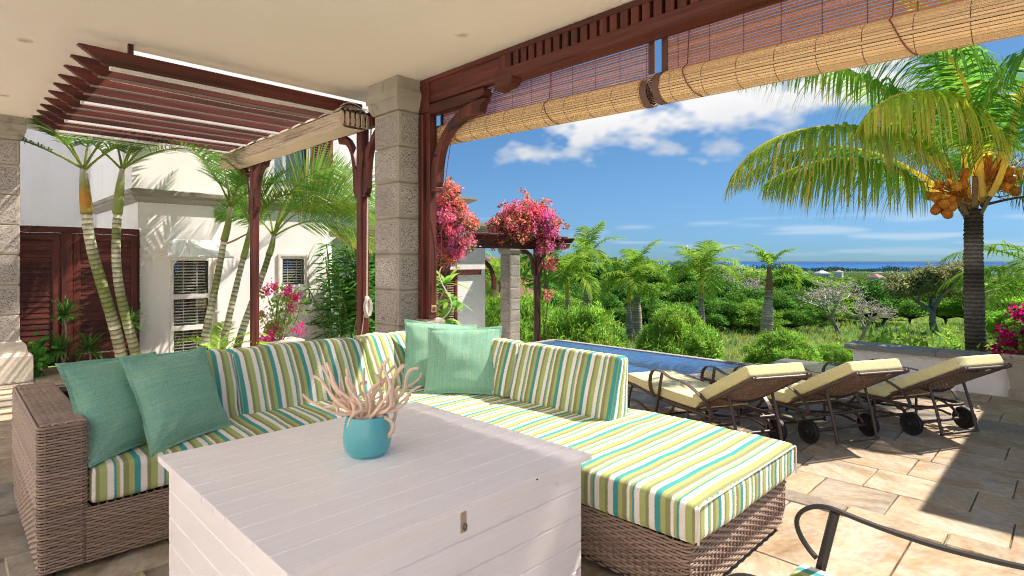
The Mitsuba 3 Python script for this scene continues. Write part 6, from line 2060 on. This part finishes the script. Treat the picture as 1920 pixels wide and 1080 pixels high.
# ------------------------------------------------------------------ far wood down to the coast
rng = np.random.default_rng(95)
wm = MB()
wm.leaf = 2.6
N = 2600
tt = np.exp(rng.uniform(np.log(100), np.log(2250), N))
r_ = rng.uniform(-.35, 1.15, N)
keep = meshkit.noise(np.stack([r_ * 14 + tt * .004, tt * .012, r_ * 0], -1), 4) > .33
tt, r_ = tt[keep], r_[keep]
XY = np.stack([.7071 * tt * (1 + r_), .7071 * tt * (1 - r_)], 1)
Z = ground_z(XY[:, 0], XY[:, 1])
size = rng.uniform(2.4, 5.0, len(tt)) * np.clip(tt / 300, .75, 2.0)
for k in range(len(tt)):
    m = int(np.clip(9000 / tt[k], 14, 110))
    d = rdir(m, rng)
    d[:, 2] = np.abs(d[:, 2]) - .1
    hgt = np.clip(size[k] * .9, 3.0, 7.5)
    P = A([XY[k, 0], XY[k, 1], Z[k] + hgt * .45]) + d * A([size[k], size[k], hgt * .62]) * rng.uniform(.6, 1.05, (m, 1))
    ls = np.clip(size[k] * 3.4 / np.sqrt(m), .8, 4)
    col = [(.075, .14, .022), (.10, .155, .03), (.045, .095, .02), (.09, .10, .05)][rng.choice(4, p=[.4, .25, .28, .07])]
    V, F, C = leaf_cards(P, rdir(m, rng) * A([1, 1, .4]), A([0, 0, 1.0]) + rng.normal(0, .5, (m, 3)), ls * rng.uniform(.6, 1.2, m), ls * .7, tint(col, 1, rng, .15, .08) * np.exp(rng.normal(0, .2, (m, 1))), .05)
    wm.add((V, F), C)
put(None, 'far_wood', wm, 'm_leaf')
tag('far_wood', 'green woodland stretching down to the coast', 'woodland', kind='stuff')
# dark casuarinas along the shore
cm = MB()
for k in range(1500):
    t_ = rng.uniform(2180, 2400)
    q_ = rng.uniform(.25, 1.1)
    if meshkit.noise(A([[q_ * 22, 0, 0]]), 3)[0] < .16:
        continue
    p = at(q_, t_)
    hgt = rng.uniform(13, 25) * (.6 + .6 * meshkit.noise(A([[q_ * 30, 1, 0]]), 5)[0])
    m = 16
    x = rng.uniform(0, 1, m) ** .8
    P = A([p[0], p[1], gz(p)]) + np.stack([rng.normal(0, 1, m) * 4.5 * (1 - x), rng.normal(0, 1, m) * 4.5 * (1 - x), x * hgt], 1)
    V, F, C = leaf_cards(P, A([0, 0, 1.0]) + rng.normal(0, .5, (m, 3)), rdir(m, rng), 5.0, 2.6, tint((.022, .045, .03), m, rng, .2, .05))
    cm.add((V, F), C)
put(None, 'shore_wood', cm, 'm_leaf')
tag('shore_wood', 'dark line of casuarinas along the shore', 'woodland', kind='stuff')

# ------------------------------------------------------------------ far houses
def far_house(label, r_, t_, w, d, h, rz, wall, roof, zoff=0):
    p = at(r_, t_)
    z = gz(p) + zoff
    t = thing('far_house', label, 'house', 'houses among the far trees')
    put(t, 'wall', MB().add(mv(box(-w / 2, w / 2, -d / 2, d / 2, -2, h), (p[0], p[1], z), rz), wall), 'm_vc')
    o = .6
    V = A([[-w / 2 - o, -d / 2 - o, h], [w / 2 + o, -d / 2 - o, h], [w / 2 + o, d / 2 + o, h], [-w / 2 - o, d / 2 + o, h], [-w / 2 + d / 2.4, 0, h + d * .32], [w / 2 - d / 2.4, 0, h + d * .32]])
    F = [[0, 1, 5], [0, 5, 4], [1, 2, 5], [2, 3, 4], [2, 4, 5], [3, 0, 4], [0, 2, 1], [0, 3, 2]]
    put(t, 'roof', MB().add(mv((V, F), (p[0], p[1], z), rz), roof), 'm_vc')
    for k in (-.3, 0, .3):
        put(t, 'window', MB().add(mv(box(w * k - .5, w * k + .5, -d / 2 - .05, -d / 2, h * .35, h * .75), (p[0], p[1], z), rz), (.10, .11, .12)), 'm_vc')


WALLC, ROOF = (.72, .68, .62), (.25, .11, .075)
far_house('house with a red-brown hipped roof among the far trees near the grey tree', .640, 520, 14, 10, 5.0, -.2, WALLC, (.30, .15, .11), 2)
far_house('white house at the left of the far row, with a grey roof', .515, 600, 11, 8, 6, .3, (.8, .78, .74), (.55, .52, .50), 4)
far_house('second white house in the far row, with a pale roof', .545, 640, 12, 9, 6.3, -.5, (.8, .78, .74), (.62, .58, .55), 4)
far_house('small white house right in the far row, tucked between trees', .575, 680, 10, 8, 6.6, .1, (.8, .78, .74), (.50, .40, .35), 5)
far_house('nearby house with a brown tiled roof left of the white pavilion column', -.036, 44, 7.5, 6, 2.6, .5, (.72, .68, .63), (.22, .095, .065), .6)
far_house('lower house with a dark brown roof left of the white pavilion column', -.028, 36, 4, 5, 1.4, .2, (.72, .68, .63), (.17, .08, .06), .4)

# ------------------------------------------------------------------ grasses and garden edge
rng = np.random.default_rng(97)


def grass(name, label, n, region, hgt, wid, col, clump=10):
    m = n // clump
    r_, t_ = region(m)
    XY = np.stack([.7071 * t_ * (1 + r_), .7071 * t_ * (1 - r_)], 1)
    XY = np.repeat(XY, clump, 0) + rng.normal(0, .10, (m * clump, 2))
    Zg = ground_z(XY[:, 0], XY[:, 1])
    P = np.stack([XY[:, 0], XY[:, 1], Zg], 1)
    D = A([0, 0, 1.0]) + rng.normal(0, .38, (len(P), 3))
    hh = hgt * rng.uniform(.5, 1.25, len(P))
    tone = np.repeat(tint(col, m, rng, .22, .18), clump, 0)
    V, F, C = leaf_cards(P, D, rdir(len(P), rng), hh, wid, tone)
    put(None, name, MB().add((V, F), C), 'm_leaf')
    tag(name, label, 'grass', kind='stuff')


grass('tall_grass', 'pale green tall grass between the bushes beyond the pool', 44000, lambda m: (rng.uniform(-.08, .70, m), 12.6 + 26 * rng.random(m) ** 1.6), .34, .018, (.20, .25, .085), 12)
grass('meadow_grass', 'straw-tinted grass on the slope under the bare trees', 36000, lambda m: (rng.uniform(.05, 1.0, m), 30 + 70 * rng.random(m) ** 1.5), .5, .06, (.14, .21, .055), 9)
# leafy ground cover behind the wall
gc = MB()
for k in range(420):
    p = A([9.35 + rng.uniform(0, 2.2), rng.uniform(-1.0, 2.4)])
    z = -.55 + .5 * rng.random() + .25 * meshkit.noise(A([[p[0] * 2, p[1] * 2, 0]]), 3)[0]
    m = 16
    P = A([p[0], p[1], z]) + rng.normal(0, .13, (m, 3))
    V, F, C = leaf_cards(P, rdir(m, rng) + A([0, 0, .7]), A([0, 0, 1.0]) + rng.normal(0, .6, (m, 3)), rng.uniform(.07, .20, m), rng.uniform(.03, .075), tint([(.12, .24, .03), (.075, .17, .025), (.18, .27, .04)][k % 3], 1, rng) * np.exp(rng.normal(0, .15, (m, 1))), .1)
    gc.add((V, F), C)
put(None, 'ground_cover', gc, 'm_leaf')
tag('ground_cover', 'leafy ground cover growing behind the low garden wall', 'plants', kind='stuff')
fn_ = thing('fern', 'fern at the foot of the coconut palm', 'fern')
for k in range(11):
    put(fn_, 'frond', frond(arc_frond((9.78, .96, -.05), k * 33 + rng.uniform(-8, 8), rng.uniform(35, 70), rng.uniform(.45, .7), 95), n=26, L=.09, W=.022, start=.1, hang=.15, fwd=.4, up=.1, col=(.13, .25, .04), rcol=(.2, .26, .06), rr=.005, rng=rng, segs=2), 'm_leaf')
# stone planter with bougainvillea at the right edge
pn = thing('stone_planter', 'tall weathered stone planter at the right edge by the low wall', 'planter')
put(pn, 'box', MB().add(sqsweep(8.70, 9.25, .02, .60, [(-.01, DECK), (-.01, DECK + .10), (-.03, DECK + .115), (.02, DECK + .44), (.03, DECK + .455), (.03, DECK + .475), (.05, DECK + .48), (.05, DECK + .53), (.02, DECK + .535), (.02, DECK + .50)])), 'm_stone')
b2 = thing('bougainvillea', 'dark magenta bougainvillea in the stone planter at the right edge', 'bougainvillea')
fm, lm, sm = MB(), MB(), MB()
heads = []
for k in range(26):
    top = A([8.95, .40, .3]) + A([rng.normal(0, .17), rng.normal(0, .17), rng.uniform(.0, .62)])
    c = spl([[8.95, .3, .3], A([8.95, .3, .5]) * .5 + top * .5 + rng.normal(0, .06, 3), top], 8)
    sm.add(tube(c, np.linspace(.008, .004, 8), 5), (.2, .15, .1))
    heads.append(top)
    V, F, C = leaf_cards(np.repeat(c[2:], 9, 0) + rng.normal(0, .05, (54, 3)), rdir(54, rng), rdir(54, rng), .07, .05, tint((.09, .17, .03), 54, rng), .1)
    lm.add((V, F), C)
flowers(fm, heads, A([.05, .05, .05]), 1500, .05, (.50, .012, .16), rng)
put(b2, 'stems', sm, 'm_vc', kind='stuff')
put(b2, 'flowers', fm, 'm_petal', kind='stuff')
put(b2, 'leaves', lm, 'm_leaf', kind='stuff')
